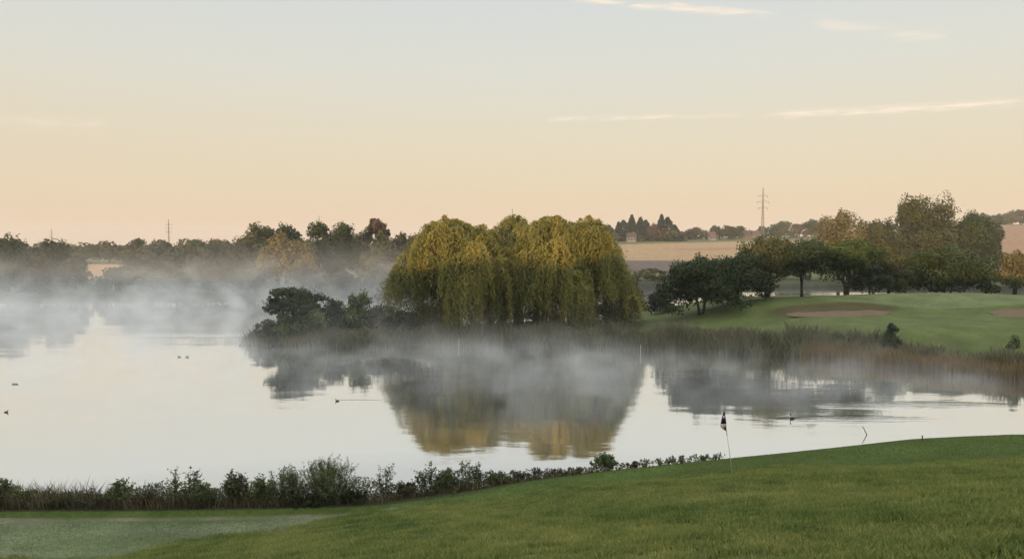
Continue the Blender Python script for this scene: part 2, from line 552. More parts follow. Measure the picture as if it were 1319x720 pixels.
def broadleaf(g, W, H, base=.18, leaf=.25, n=5000, lobes=34, trunk=.04, limbs=7, stems=1, flat=.8, spiky=0., gap=.0, squash_y=1.0, lean=0.0):
    """returns (crown mesh, trunk mesh) for a tree W wide and H high, foot at the origin"""
    rx, rz = W / 2, H * (1 - base) / 2
    cz = H * base + rz
    P, RR = [], []
    for i in range(lobes):
        d = unit(1, g)[0]
        if d[2] < (-.45 if base > .1 else -.8): d[2] *= -.6
        k = g.uniform(.45, .86) if i > lobes * .2 else g.uniform(0, .4)
        if base < .1 and i % 3 == 0:
            d[2] = -g.uniform(.35, .95); k = g.uniform(.55, .95)
        k *= 1 + .12 * math.sin(3 * math.atan2(d[1], d[0]) + W)
        wx = 1.0 if d[2] > 0 else 1.0
        wx = 1.0 if d[2] > -.4 or base > .1 else 1.25
        P.append(np.array([d[0] * rx * k * wx + lean * d[2] * rx, d[1] * rx * k * squash_y, cz + d[2] * rz * k]))
        RR.append(g.uniform(.30, .46) * min(rx, rz * 1.25) * (1.0 if k < .8 else .8))
    P = np.array(P); RR = np.array(RR)
    q = RR ** 2; cnt = np.maximum(8, (n * q / q.sum()).astype(int))
    cs, ts, ns_ = [], [], []
    for p, r, c in zip(P, RR, cnt):
        d = unit(c, g)
        rad = r * g.uniform(.35, 1.0, (c, 1)) ** .5 * (1 + .07 * g.normal(size=(c, 1)))
        d[:, 2] *= flat
        pos = p + d * rad
        low = pos[:, 2] < H * base
        pos[low, 2] = H * base + g.uniform(0, .12 * H, low.sum())
        if spiky:
            s = g.random(c) < spiky
            pos[s] += d[s] * r * g.uniform(.05, .4, (s.sum(), 1)) + np.array([0, 0, 1]) * r * g.uniform(0, .25, (s.sum(), 1))
        cs.append(pos); ns_.append(d * .8 + (pos - np.array([0, 0, cz])) / np.array([rx, rx, rz]) * .6)
        ts.append(np.clip(g.uniform(.05, .85) + .25 * (d[:, 2] > .3) * g.random(c) + g.normal(size=c) * .16, 0, 1))  # leaves on each lobe's upper side get a lighter tint
    Cc = np.concatenate(cs); T = np.concatenate(ts); NN = np.concatenate(ns_)
    kz = H / np.percentile(Cc[:, 2], 98.2); kx = (W / 2) / np.percentile(np.abs(Cc[:, 0]), 97.5)
    K3 = np.array([kx, kx, kz]); Cc *= K3; P = P * K3
    q = (Cc - np.array([0, 0, cz])) / np.array([rx, rx, H - cz]); qr = np.linalg.norm(q, axis=1)
    lim = 1.0 + .08 * np.sin(4 * np.arctan2(q[:, 1], q[:, 0]) + W) + .10 * np.sin(6 * q[:, 2] + 5 * q[:, 0] + H) + .07 * np.sin(11 * q[:, 0] - 4 * q[:, 1] + 3 * H)
    far_ = (qr > lim) & (q[:, 2] > -.3)
    q[far_] *= (lim / qr * g.uniform(.82, 1.0, len(qr)))[far_, None]
    Cc = q * np.array([rx, rx, H - cz]) + np.array([0, 0, cz])
    okm = Cc[:, 2] > .02 * H
    if gap: okm &= g.random(len(Cc)) > gap
    Cc, T, NN = Cc[okm], T[okm], NN[okm]
    A, B = facing(NN, g)
    crown = leaves('crown', Cc, A, B, leaf * g.uniform(.8, 1.5, len(Cc)), leaf * g.uniform(.6, 1.0, len(Cc)), T)
    mb = MB()
    r0 = min(trunk * H * .8, .42)
    order = list(np.argsort(-RR)[:limbs * 2])
    for s in range(stems):
        a = 6.283 * s / max(1, stems) + g.uniform(0, 1)
        off = 0 if stems == 1 else .05 * W
        foot = Vector((math.cos(a) * off * .5, math.sin(a) * off * .5, -.15))
        rs = r0 / (stems ** .5)
        sway = [Vector((g.normal() * .02 * H, g.normal() * .02 * H, 0)) for _ in range(4)]
        spread = Vector((math.cos(a), math.sin(a), 0)) * (off * 2.4)
        pts = [foot + spread * t + sway[k] * min(1, t * 3) + Vector((lean * rx * .3 * t, 0, H * .72 * t)) for k, t in enumerate((0, .2, .5, 1))]
        mb.tube(pts, [rs * 1.35, rs, rs * .75, rs * .25], 8)
        for q_ in order[s::stems][:limbs]:
            t = g.uniform(.25, .75)
            p0 = pts[0].lerp(pts[3], t)
            e = Vector(P[q_])
            if e.z < p0.z: e.z = p0.z + .02 * H
            mid = p0.lerp(e, .55) + Vector((0, 0, .04 * H))
            mb.tube([p0, mid, e], [rs * .5, rs * .3, rs * .08], 5)
    return crown, mesh_py('trunk', mb.v, mb.f, True)


def conifer(g, W, H, leaf, n):
    t = g.uniform(0, 1, n) ** .7                     # 0 top .. 1 bottom
    tier = np.sin(t * 40 + g.uniform(0, 6)) * .12
    rad = (W / 2) * (t * .92 + .05 + tier * t) * g.uniform(.35, 1.05, n) ** .5
    th = g.uniform(0, 6.283, n); rad = rad * (1 + .18 * np.sin(5 * th + t * 17))
    z = H * (1 - t * .90) - rad * .22
    C = np.stack([np.cos(th) * rad, np.sin(th) * rad, z], 1)
    A = np.stack([np.cos(th), np.sin(th), -.35 + 0 * th], 1) + .35 * unit(n, g); A /= np.linalg.norm(A, axis=1, keepdims=True)
    crown = leaves('crown', C, A, side(A, g), leaf * 1.5, leaf * .8, np.clip(.4 + .25 * g.normal(size=n), 0, 1))
    return crown, mesh_py('trunk', *(lambda b: (b.v, b.f))(MB().tube([(0, 0, -.2), (0, 0, H * .5), (0, 0, H * .97)], [H * .018, H * .011, .02], 7)), True)


def willow(g, W, H, n_lobe=70, strands=20, leaf=.30, drop=.75, lop=0.0):
    """weeping willow: cascades of hanging strands from small umbrellas over a dome"""
    Cs, As, Ts = [], [], []
    mb = MB()
    r0 = H * .035
    fork = Vector((0, 0, H * .18))
    mb.tube([(0, 0, -.2), (.1, 0, H * .08), fork], [r0 * 1.4, r0 * 1.05, r0], 10)
    rx = W / 2
    for i in range(n_lobe):
        skirt = i > n_lobe * .66
        u = g.uniform(0, 1) ** .62 if not skirt else g.uniform(.45, 1.0)
        th = g.uniform(0, 6.283)
        rim = 1 + .09 * math.sin(3 * th + W) + .05 * math.sin(5 * th)
        px, py = math.cos(th) * rx * u * rim * .93, math.sin(th) * rx * .82 * u * rim
        top = H * (1 - .60 * u ** 3.0) * (1 + .045 * math.sin(px * 1.0 + W) + .03 * math.sin(py * 1.3 + px * .4) + .018 * float(np.clip(g.normal(), -1.5, 1.5))) - lop * max(0, px / rx) * H * .22
        if skirt:
            if math.sin(4 * th + W) > .45 and g.random() < .8: continue
            top = min(top, H * g.uniform(.36, .74))
        rl = g.uniform(.85, 1.75) * (H / 13) * (.62 if skirt else 1)
        if i % 3 == 0:
            e = Vector((px, py, top - rl * .4))
            m1 = fork.lerp(e, .45) + Vector((0, 0, H * .13 * (1 - u * .5)))
            mb.tube([fork, m1, e], [r0 * .45, r0 * .26, r0 * .06], 5)
        tint = np.clip(.42 + .25 * (top / H - .5) + .22 * g.normal(), .0, 1)  # tint rises with height: the sunlit golden top is painted into the leaves
        # umbrella cap
        ns = int(strands * g.uniform(.8, 1.25) * (.72 if skirt else 1))
        a = g.uniform(0, 6.283, ns); rr = rl * g.uniform(.25, 1.05, ns) ** .6
        fall = g.uniform(.9, 1.08) if skirt else g.uniform(.4, .9) * drop
        maxlen = np.clip((top - H * .01) * fall, 1.2, H * .62)
        for k in range(ns):
            ln = maxlen * g.uniform(.55, 1.05)
            m_ = max(6, int(ln / (leaf * .50)))
            t = np.linspace(0, 1, m_)
            d = np.array([math.cos(a[k]), math.sin(a[k])])
            outw = rr[k] * (1 - np.exp(-4.5 * t)) + .05 * rr[k] * np.sin(t * 5 + k)
            x = px + d[0] * outw + (px / rx) * .5 * t; y = py + d[1] * outw + (py / rx) * .5 * t
            z = top + .12 * rl * np.sin(np.clip(t * 5, 0, 3.14)) - ln * t ** 1.15 - .25 * rr[k] * t
            c = np.stack([x, y, z], 1) + g.normal(size=(m_, 3)) * np.array([.12, .12, .06])
            dz = np.gradient(c, axis=0); dz /= np.maximum(np.linalg.norm(dz, axis=1, keepdims=True), 1e-6)
            Cs.append(c); As.append(dz + .6 * unit(m_, g)); Ts.append(np.clip(tint + .12 * g.normal() + .08 * g.normal(size=m_), 0, 1))
    C = np.concatenate(Cs); A = np.concatenate(As); T = np.concatenate(Ts)
    ok = C[:, 2] > .025 * H
    C, A, T = C[ok], A[ok], T[ok]
    A /= np.linalg.norm(A, axis=1, keepdims=True)
    n = len(C)
    C[:, 2] *= H / np.percentile(C[:, 2], 99.9); C[:, :2] *= rx / np.percentile(np.abs(C[:, 0]), 98.5)
    O = C * np.array([1, 1, .5]) + .5 * rx * unit(n, g)
    B = np.cross(A, O); B /= np.maximum(np.linalg.norm(B, axis=1, keepdims=True), 1e-6)
    return leaves('crown', C, A, B, leaf * g.uniform(.8, 1.4, n), leaf * .42 * g.uniform(.7, 1.2, n), T), mesh_py('trunk', mb.v, mb.f, True)


def put_tree(name, label, cat, foot, crown, trunk, mat, group=None, rot=0):
    e = empty(name, foot, label, cat, group)
    e.rotation_euler.z = rot
    link('crown', crown, mat, e); link('trunk', trunk, BARK, e)
    return e


SEED = [100]


def tree(px, top, wpx, Y, mat, label, name='broadleaf_tree', group=None, cat='tree', base=.14, dens=1.0, basey=None, kind='b', leafpx=2.9, **kw):
    """a tree whose crown centre stands at column px, top at row `top`, wpx wide, at distance Y"""
    SEED[0] += 1
    g = np.random.default_rng(SEED[0])
    t = at(px, top, Y)
    gzz = gz1(t.x, Y)
    W, H = wpx * Y / F, max(.8, t.z - gzz)
    leaf = max(.12, leafpx * Y / F)
    n = int(np.clip((13 if Y < 140 else 10.5) * dens * (W * H) / (leaf * leaf), 1200, 30000))
    if kind == 'c': c, tr = conifer(g, W, H, leaf, n)
    else: c, tr = broadleaf(g, W, H, base, leaf, n, **kw)
    return put_tree(name, label, cat, (t.x, Y, gzz), c, tr, LEAF[mat], group)


# ------------------------------------------------------------------ the willows
G_W = 'weeping willows on the peninsula'


def put_willow(px, top, wpx, Y, label, seed, **kw):
    t = at(px, top, Y); z0 = gz1(t.x, Y)
    c, tr = willow(np.random.default_rng(seed), wpx * Y / F, t.z - z0, **kw)
    return put_tree('weeping_willow', label, 'tree', (t.x, Y, z0), c, tr, LEAF['willow'], G_W)


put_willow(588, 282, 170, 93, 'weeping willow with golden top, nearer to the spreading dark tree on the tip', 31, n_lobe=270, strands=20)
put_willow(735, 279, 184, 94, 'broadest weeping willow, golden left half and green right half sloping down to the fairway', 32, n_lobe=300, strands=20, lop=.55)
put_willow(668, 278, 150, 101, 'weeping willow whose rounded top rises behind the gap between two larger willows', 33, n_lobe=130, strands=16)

for px, w, lb in ((556, 70, 'added dark bush standing in for shade behind the left willow curtain'), (634, 60, 'added dark bush darkening the gap between the two large willows'),
                  (704, 70, 'added dark bush standing in for shade behind the right willow trunk'), (776, 76, 'added dark bush standing in for shade behind the fairway side of the right willow')):
    tree(px, 392, w, 103, 'dark', lb, 'bush', 'added dark bushes behind the willows', 'bush', base=.02, lobes=40, stems=4, trunk=.02, limbs=3)  # bushes added to turn the bright slit under the crowns into a dark gap

# ------------------------------------------------------------------ trees and bushes on the peninsula
G_F = 'trees along the fairway'
tree(378, 370, 74, 88.5, 'dark', 'dark spreading tree at the misty tip of the peninsula', base=.2, lobes=34, flat=.5, limbs=9, spiky=.2)
G_T = 'bushes at the tip of the peninsula'
for px, top, w, Y, mt, lb in (
        (346, 412, 40, 87.6, 'grey', 'low grey-green bush at the very tip, overhanging the water'),
        (368, 402, 40, 87.2, 'shrub', 'dark bush under the spreading tree at the peninsula tip'),
        (402, 396, 46, 88, 'shrub', 'rounded bush just right of the spreading dark tree'),
        (432, 384, 46, 90, 'dark', 'dark bush between the spreading tree and a spiky-topped bush'),
        (462, 376, 40, 90, 'shrub', 'spiky-topped dark bush midway between spreading tree and willow'),
        (492, 392, 46, 90, 'grey', 'pale misty bush beside the left willow'),
        (520, 400, 44, 89, 'grey', 'low bush under the left edge of the left willow')):
    tree(px, top, w, Y, mt, lb, 'bush', G_T, 'bush', base=.02, lobes=40, stems=4, trunk=.02, spiky=.12, limbs=3)
tree(812, 358, 44, 98, 'needle', 'dark layered evergreen half hidden by the right willow', 'evergreen_tree', base=.05, flat=.4, lobes=26, spiky=.2)
tree(851, 375, 36, 104, 'needle', 'small dark round evergreen bush between willow and fairway trees', 'bush', None, 'bush', base=.02, spiky=.15)
for px, top, w, Y, mt, lb, kw in (
        (903, 331, 100, 95, 'dark', 'dark bushy tree with low skirts, first beside the small evergreen bush', dict(base=.03, lobes=44, stems=2, spiky=.08)),
        (951, 326, 86, 98, 'dark', 'dark bushy tree with low skirts, standing against the pale open tree', dict(base=.05, lobes=40, stems=3, spiky=.08)),
        (989, 303, 80, 103, 'olive', 'open yellowish tree with pale see-through crown and forked trunk', dict(base=.10, lobes=40, gap=.2, stems=2, spiky=.12)),
        (1034, 309, 80, 101, 'green', 'dark green upright tree with a thin single trunk on the fairway', dict(base=.12, lobes=42, trunk=.03, spiky=.1)),
        (1091, 308, 88, 102, 'bright', 'bright green flat-topped tree with short double trunk', dict(base=.11, lobes=44, stems=2, flat=.7)),
        (1121, 340, 56, 106, 'dark', 'dark low tree tucked behind the bright green flat-topped tree', dict(base=.05, lobes=26)),
        (1146, 318, 54, 108, 'olive', 'dull brownish narrow tree between bright green tree and wide dark tree', dict(base=.08, lobes=26, gap=.15))):
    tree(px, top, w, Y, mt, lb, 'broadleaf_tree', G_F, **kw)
tree(1222, 319, 138, 112, 'dark', 'wide dark green hedge-like tree behind the golf green', 'broadleaf_tree', None, base=.05, lobes=70, stems=4, squash_y=.6, flat=.7, dens=1.2)
tree(1308, 324, 46, 116, 'yellow', 'yellow-green bushy tree at the edge beyond the golf green', 'broadleaf_tree', None, base=.05, stems=2, spiky=.1)
tree(1149, 417, 22, 73.8, 'dark', 'small dark round bush standing above the reeds', 'bush', None, 'bush', base=.02, stems=3, spiky=.12, lobes=36)
tree(1304, 430, 22, 68, 'shrub', 'tiny straggly bush on the bank near the second bunker', 'bush', None, 'bush', base=.02, stems=3, spiky=.3, lobes=10, gap=.3)

# ------------------------------------------------------------------ trees beyond the water, right
G_R = 'tall trees beyond the far water'
for px, top, w, Y, mt, lb, kw in (
        (1081, 274, 74, 218, 'yellow', 'pale golden tree on the far bank behind the bright green tree', dict(base=.05, lobes=44)),
        (1126, 283, 66, 224, 'olive', 'dull green tree beside the pale golden tree on the far bank', dict(base=.05, lobes=36)),
        (1194, 251, 96, 216, 'olive', 'tallest tree on the far bank, brown-gold domed top', dict(base=.04, lobes=60)),
        (1168, 300, 56, 222, 'olive', 'lower olive tree leaning against the foot of the tallest tree', dict(base=.04, lobes=36)),
        (1240, 276, 90, 220, 'green', 'dark green tree on the shaded side of the tallest tree', dict(base=.04, lobes=46)),
        (1272, 282, 50, 226, 'grey', 'grey-green drooping tree at the end of the tall group', dict(base=.04, lobes=34)),
        (838, 345, 46, 214, 'grey', 'misty grey bush on the far bank next to the right willow', dict(base=.02, lobes=24, stems=3)),
        (872, 347, 50, 216, 'grey', 'misty grey bush on the far bank above the small evergreen bush', dict(base=.02, lobes=24, stems=3)),
        (925, 343, 60, 220, 'olive', 'low olive scrub on the far bank behind the dark bushy trees', dict(base=.02, lobes=24, stems=3)),
        (1010, 340, 60, 222, 'olive', 'low scrub on the far bank behind the thin-trunked tree', dict(base=.02, lobes=24, stems=3)),
        (1306, 340, 60, 226, 'olive', 'low scrub on the far bank beyond the wide hedge-like tree', dict(base=.02, lobes=24, stems=3))):
    tree(px, top, w, Y, mt, lb, 'broadleaf_tree', G_R, leafpx=2.5, **kw)

# ------------------------------------------------------------------ trees on the left shore
G_L = 'trees along the misty left shore'
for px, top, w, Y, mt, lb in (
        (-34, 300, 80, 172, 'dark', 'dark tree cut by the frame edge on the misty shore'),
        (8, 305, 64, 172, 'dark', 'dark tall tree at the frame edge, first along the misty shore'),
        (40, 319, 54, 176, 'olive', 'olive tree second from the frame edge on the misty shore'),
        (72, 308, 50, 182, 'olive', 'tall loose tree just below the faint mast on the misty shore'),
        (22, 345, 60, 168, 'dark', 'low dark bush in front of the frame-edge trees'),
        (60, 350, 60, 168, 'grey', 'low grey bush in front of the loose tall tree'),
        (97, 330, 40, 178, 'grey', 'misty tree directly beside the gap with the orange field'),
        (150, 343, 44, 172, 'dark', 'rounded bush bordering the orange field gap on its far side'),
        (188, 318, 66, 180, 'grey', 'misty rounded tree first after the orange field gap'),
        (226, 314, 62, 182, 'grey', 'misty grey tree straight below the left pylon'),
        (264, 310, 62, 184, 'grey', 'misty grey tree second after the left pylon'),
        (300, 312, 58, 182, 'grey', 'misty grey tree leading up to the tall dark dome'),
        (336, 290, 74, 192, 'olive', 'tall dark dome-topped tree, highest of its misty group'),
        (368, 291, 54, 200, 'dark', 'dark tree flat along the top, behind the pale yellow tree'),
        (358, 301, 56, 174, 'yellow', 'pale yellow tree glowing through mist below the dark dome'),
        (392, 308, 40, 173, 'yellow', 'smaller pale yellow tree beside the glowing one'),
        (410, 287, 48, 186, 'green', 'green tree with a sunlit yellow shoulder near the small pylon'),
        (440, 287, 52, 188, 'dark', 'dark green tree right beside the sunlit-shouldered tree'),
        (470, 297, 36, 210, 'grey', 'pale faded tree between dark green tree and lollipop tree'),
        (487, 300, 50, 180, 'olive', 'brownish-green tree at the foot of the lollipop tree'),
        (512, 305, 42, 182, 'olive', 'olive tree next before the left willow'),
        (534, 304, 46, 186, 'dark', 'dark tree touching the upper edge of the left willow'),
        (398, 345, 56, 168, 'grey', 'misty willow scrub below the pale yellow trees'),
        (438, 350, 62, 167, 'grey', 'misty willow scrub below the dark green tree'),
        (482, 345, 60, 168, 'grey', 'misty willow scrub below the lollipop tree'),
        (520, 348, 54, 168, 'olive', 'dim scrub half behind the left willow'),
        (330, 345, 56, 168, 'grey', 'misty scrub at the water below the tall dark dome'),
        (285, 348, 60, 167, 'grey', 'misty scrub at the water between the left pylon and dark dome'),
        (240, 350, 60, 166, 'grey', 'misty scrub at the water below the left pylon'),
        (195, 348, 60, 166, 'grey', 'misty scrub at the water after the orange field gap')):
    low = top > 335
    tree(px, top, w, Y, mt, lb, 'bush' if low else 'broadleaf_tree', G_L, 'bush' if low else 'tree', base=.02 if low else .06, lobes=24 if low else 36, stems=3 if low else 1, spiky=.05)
tree(487, 282, 30, 196, 'brown', 'lollipop tree with round reddish head on a bare stem', 'broadleaf_tree', G_L, base=.5, lobes=30, trunk=.02)
# a second row farther back on the left
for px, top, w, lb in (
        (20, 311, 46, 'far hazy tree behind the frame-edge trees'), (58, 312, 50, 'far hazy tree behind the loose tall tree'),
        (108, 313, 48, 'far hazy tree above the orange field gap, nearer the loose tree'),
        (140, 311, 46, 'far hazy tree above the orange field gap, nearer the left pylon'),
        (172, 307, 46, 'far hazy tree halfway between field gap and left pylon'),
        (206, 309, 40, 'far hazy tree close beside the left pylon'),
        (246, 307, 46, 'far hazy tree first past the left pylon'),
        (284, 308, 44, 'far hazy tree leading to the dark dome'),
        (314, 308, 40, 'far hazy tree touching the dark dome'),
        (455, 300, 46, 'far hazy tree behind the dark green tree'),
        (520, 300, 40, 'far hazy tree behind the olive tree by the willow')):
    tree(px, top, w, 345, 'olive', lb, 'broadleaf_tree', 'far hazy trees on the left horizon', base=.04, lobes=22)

# ------------------------------------------------------------------ far hill, right
for px, top, w, lb in ((786, 290, 16, 'short conifer at the willow end of the dark stand'), (796, 284, 15, 'second conifer from the willow in the dark stand'),
                       (805, 282, 14, 'conifer behind the small white house'), (814, 279, 14, 'pointed conifer just past the small white house'),
                       (823, 279, 14, 'middle pointed conifer of the dark stand'), (832, 281, 14, 'dark conifer beside the russet tree'),
                       (852, 277, 15, 'tallest conifer of the dark stand'), (862, 282, 14, 'conifer second from the open end of the stand'),
                       (870, 287, 12, 'last small conifer of the stand, facing the hedge trees')):
    tree(px + 2 * math.sin(px * 3.3), top + 2.6 * math.sin(px * 5.1), w * (2.1 + .9 * math.sin(px)), 600 + 9 * math.sin(px * 2.1), 'needle', lb, 'conifer_tree', 'conifers on the far hill', kind='c', leafpx=2.0)
G_H = 'round trees along the far hill'
for px, top, w, Y, mt, lb in (
        (842, 288, 22, 590, 'brown', 'russet tree in front of the conifer stand'),
        (868, 296, 30, 590, 'olive', 'olive tree where the conifer stand ends'),
        (788, 299, 24, 585, 'grey', 'grey tree at the foot of the conifer stand by the willow'),
        (822, 303, 20, 580, 'olive', 'low bush under the conifer stand beside the white house'),
        (882, 298, 20, 640, 'olive', 'small tree first in the hill row after the conifers'),
        (896, 292, 24, 650, 'brown', 'reddish round tree in the hill row'),
        (911, 297, 18, 640, 'olive', 'low pale tree between the reddish and the big round tree'),
        (927, 290, 32, 650, 'green', 'biggest round green tree of the hill row'),
        (943, 292, 20, 660, 'green', 'round tree leaning on the biggest one of the hill row'),
        (953, 291, 22, 680, 'dark', 'dark tree beside the dark-roofed house'),
        (986, 291, 24, 690, 'dark', 'dark tree at the foot of the big pylon'),
        (998, 289, 20, 690, 'green', 'tree just past the foot of the big pylon'),
        (1011, 285, 26, 690, 'olive', 'round olive tree lit on its side past the big pylon'),
        (1030, 288, 26, 700, 'brown', 'low reddish tree past the lit olive tree'),
        (1046, 283, 24, 700, 'dark', 'dark tree before the pale golden far-bank tree'),
        (1062, 284, 26, 700, 'grey', 'grey tree peeping over the pale golden far-bank tree'),
        (1140, 288, 30, 720, 'dark', 'far dark tree in the dip before the tallest tree'),
        (1160, 287, 30, 720, 'grey', 'far grey tree in the dip before the tallest tree'),
        (1252, 276, 20, 800, 'brown', 'far tree on the ridge first past the tall group'),
        (1266, 275, 24, 800, 'green', 'far tree on the ridge second past the tall group'),
        (1283, 276, 22, 800, 'dark', 'far dark tree on the ridge above the red field'),
        (1298, 273, 24, 800, 'olive', 'far tall tree on the ridge above the red field'),
        (1314, 270, 26, 800, 'brown', 'far reddish tree on the ridge at the frame edge'),
        (1330, 272, 26, 800, 'dark', 'far dark tree on the ridge cut by the frame edge')):
    tree(px, top, w * 1.15, Y, mt, lb, 'broadleaf_tree', G_H, base=.03, lobes=20, leafpx=2.0)

# ------------------------------------------------------------------ reeds, weeds, rough grass: nobody could count them
def blades(name, X, Y, Z, H, Wd, lean, T, g, mat, label):
    n = len(X)
    a = g.uniform(0, 6.283, n); b = g.uniform(0, 6.283, n)
    ex, ey = np.cos(a) * Wd / 2, np.sin(a) * Wd / 2
    lx, ly = np.cos(b) * lean * H, np.sin(b) * lean * H
    V = np.empty((n, 5, 3))
    V[:, 0] = np.stack([X - ex, Y - ey, Z], 1); V[:, 1] = np.stack([X + ex, Y + ey, Z], 1)
    V[:, 2] = np.stack([X + ex * .8 + lx * .35, Y + ey * .8 + ly * .35, Z + H * .6], 1)
    V[:, 3] = np.stack([X - ex * .8 + lx * .35, Y - ey * .8 + ly * .35, Z + H * .6], 1)
    V[:, 4] = np.stack([X + lx, Y + ly, Z + H], 1)
    base = np.arange(n)[:, None] * 5
    tris = np.concatenate([base + np.array([[0, 1, 2]]), base + np.array([[0, 2, 3]]), base + np.array([[3, 2, 4]])], 1)
    me = mesh_np(name, V.reshape(-1, 3), tris.ravel(), 3, np.repeat(np.clip(T, 0, 1), 3))
    return tag(link(name, me, LEAF[mat]), label, kind='stuff')


g = np.random.default_rng(5)
SH = LAKE[10:24]                                       # peninsula front shore, right to left


def along(shore, n, g, d0, d1):
    seg = np.diff(shore, axis=0); L = np.hypot(seg[:, 0], seg[:, 1]); c = np.concatenate([[0], np.cumsum(L)])
    s = g.uniform(0, c[-1], n); k = np.clip(np.searchsorted(c, s) - 1, 0, len(L) - 1)
    t = (s - c[k]) / L[k]
    P = shore[k] + seg[k] * t[:, None]
    nrm = np.stack([seg[k, 1], -seg[k, 0]], 1) / L[k][:, None]
    d = g.uniform(d0, d1, n)
    return P[:, 0] + nrm[:, 0] * d, P[:, 1] + nrm[:, 1] * d, d


X, Y, d = along(SH, 36000, g, -.9, 3.4)
Zg = np.maximum(gz(X, Y), -.15)
hh = 1.55 + .45 * wob(X, Y, 5, 6, 8) + .25 * wob(X, Y, 1.4, 6, 2)
ok = ((X > -22) | (g.random(len(X)) < .35)) & ~((d < .5) & (X > 30) & (wob(X, Y, 7, 5, 3) > -.3))
X, Y, Zg, hh = X[ok], Y[ok], Zg[ok], hh[ok]
tt = .45 + .25 * wob(X, Y, 4, 6, 1) + .28 * g.normal(size=len(X))
blades('reed_bed', X, Y, Zg - .1, np.clip(hh, .7, 2.6) * g.uniform(.55, 1.12, len(X)), .11, .38, tt, g, 'reed', 'grey-green reed bed along the peninsula shore')
RS = np.array([(60, 51), (48, 60), (42, 64), (37, 69), (32.7, 74), (29, 77)], float)
X, Y, d = along(RS, 9000, g, -1.3, .8)
ok = wob(X, Y, 7, 5, 3) > -.75
X, Y = X[ok], Y[ok]
blades('dry_reed_bed', X, Y, np.maximum(gz(X, Y), -.15), g.uniform(.9, 1.7, len(X)), .08, .18, .5 + .22 * g.normal(size=len(X)), g, 'dry_reed', 'orange dry reeds at the water edge of the cove')
# tall weeds on the near bank
X = g.uniform(-26, 3.5, 9000); Y = np.interp(X, [-8, 0], [30.12, 30.6]) + g.uniform(0, 1, len(X)) ** 1.3 * 2.6
hmax = np.interp(X, [-26, -19, -12, -6, -1, 3.5], [.72, .85, .60, .5, .4, .3]) * (1 + .28 * wob(X, Y, 2.2, 6, 4))
blades('tall_weeds', X, Y, gz(X, Y) - .05, hmax * g.uniform(.35, 1.15, len(X)), .028, .42,
       .38 + .25 * wob(X, Y, 3, 6, 9) + .2 * g.normal(size=len(X)), g, 'weed', 'brown and olive tall weeds and grasses along the near bank')
# leafy undergrowth between the shrubs, lumpy along the top
X = g.uniform(-26, 8.6, 26000); X = X[g.random(len(X)) < np.interp(X, [-1, 2, 5, 8.6], [1, .6, .22, .12])]; dY = g.uniform(0, 1, len(X)); Y = np.interp(X, [-8, 0], [30.15, 30.7]) + dY * np.interp(X, [-2, 4], [1.8, .9])
top_ = np.interp(X, [-26, -19, -12, -6, -1, 4, 8.6], [.55, .5, .72, .70, .50, .28, .16]) * (1 + .30 * wob(X, Y * 0, 1.7, 6, 15) + .2 * wob(X, Y * 0, .6, 6, 1))
Z = gz(X, Y) + top_ * g.uniform(0, 1, len(X)) ** .7
C = np.stack([X, Y, Z], 1); A = unit(len(X), g); A[:, 2] = np.abs(A[:, 2]) * 1.2; A /= np.linalg.norm(A, axis=1, keepdims=True)
tt = .30 + .28 * wob(X, Y * 0, 2.3, 6, 6) + .2 * g.normal(size=len(X))
me = leaves('undergrowth', C, A, side(A, g), .10 * g.uniform(.7, 1.5, len(X)), .045 * g.uniform(.7, 1.3, len(X)), tt)
tag(link('undergrowth', me, LEAF['under']), 'dark leafy undergrowth along the foot of the near bank shrubs', kind='stuff')
# rough grass on the slope below the viewer
n0 = 1150000
Y = 5.0 + (33 - 5.0) * g.uniform(0, 1, n0) ** 1.2
X = (g.uniform(-1, 1, n0)) * (Y * .70 + 9)
keep = near_masks(X, Y) > g.uniform(.25, .75, n0)
keep &= g.random(n0) < np.clip(.62 + .4 * wob(X, Y, .55, 6, 17), .15, 1)
X, Y = X[keep], Y[keep]
patch = np.clip(.50 + .17 * wob(X, Y, 5.5, 6, 20) + .17 * wob(X, Y, 1.3, 6, 26), 0, 1)
hh = (.055 + .02 * wob(X, Y, .8, 6, 12) + .015 * wob(X, Y, 3, 5, 2)) * g.uniform(.6, 1.35, len(X))
tt = patch * .62 + .10 * g.normal(size=len(X)) + np.where(g.random(len(X)) < .06, .35, 0)
blades('rough_grass', X, Y, gz(X, Y) - .006, np.clip(hh * 1.35, .03, .17), .018, .6, tt, g, 'rough', 'rough grass covering the slope in front')


# short mown grass of the strip by the water and of the dewy hollow
n0 = 560000
Y = g.uniform(20.5, 31.2, n0); X = g.uniform(-1, 1, n0) * (Y * .70 + 8)
keep = (near_masks(X, Y) < .5) & ~((X < -4.5) & (Y > 29.3) & (Y < 29.72)) & (Y < np.interp(X, [-8, 0], [30.2, 31.2]))
X, Y = X[keep], Y[keep]
dw = (1 - sst(X, -6.5, -2)) * (1 - sst(Y, 29.2, 29.4))
tt = .40 + .14 * wob(X, Y, 4, 6, 3) + .10 * wob(X * .3, Y, .9, 6, 22) + .14 * g.normal(size=len(X))
for nm, mk, mt, lb in (('dewy_grass', dw > g.random(len(X)), 'dewy', 'short dewy grass in the hollow'), ('mown_grass', None, 'mown', 'short mown grass on the strip by the water')):
    if mk is None: mk = ~mk0
    mk0 = mk
    blades(nm, X[mk], Y[mk], gz(X[mk], Y[mk]) - .004, g.uniform(.012, .032, mk.sum()), .018, .7, tt[mk], g, mt, lb)


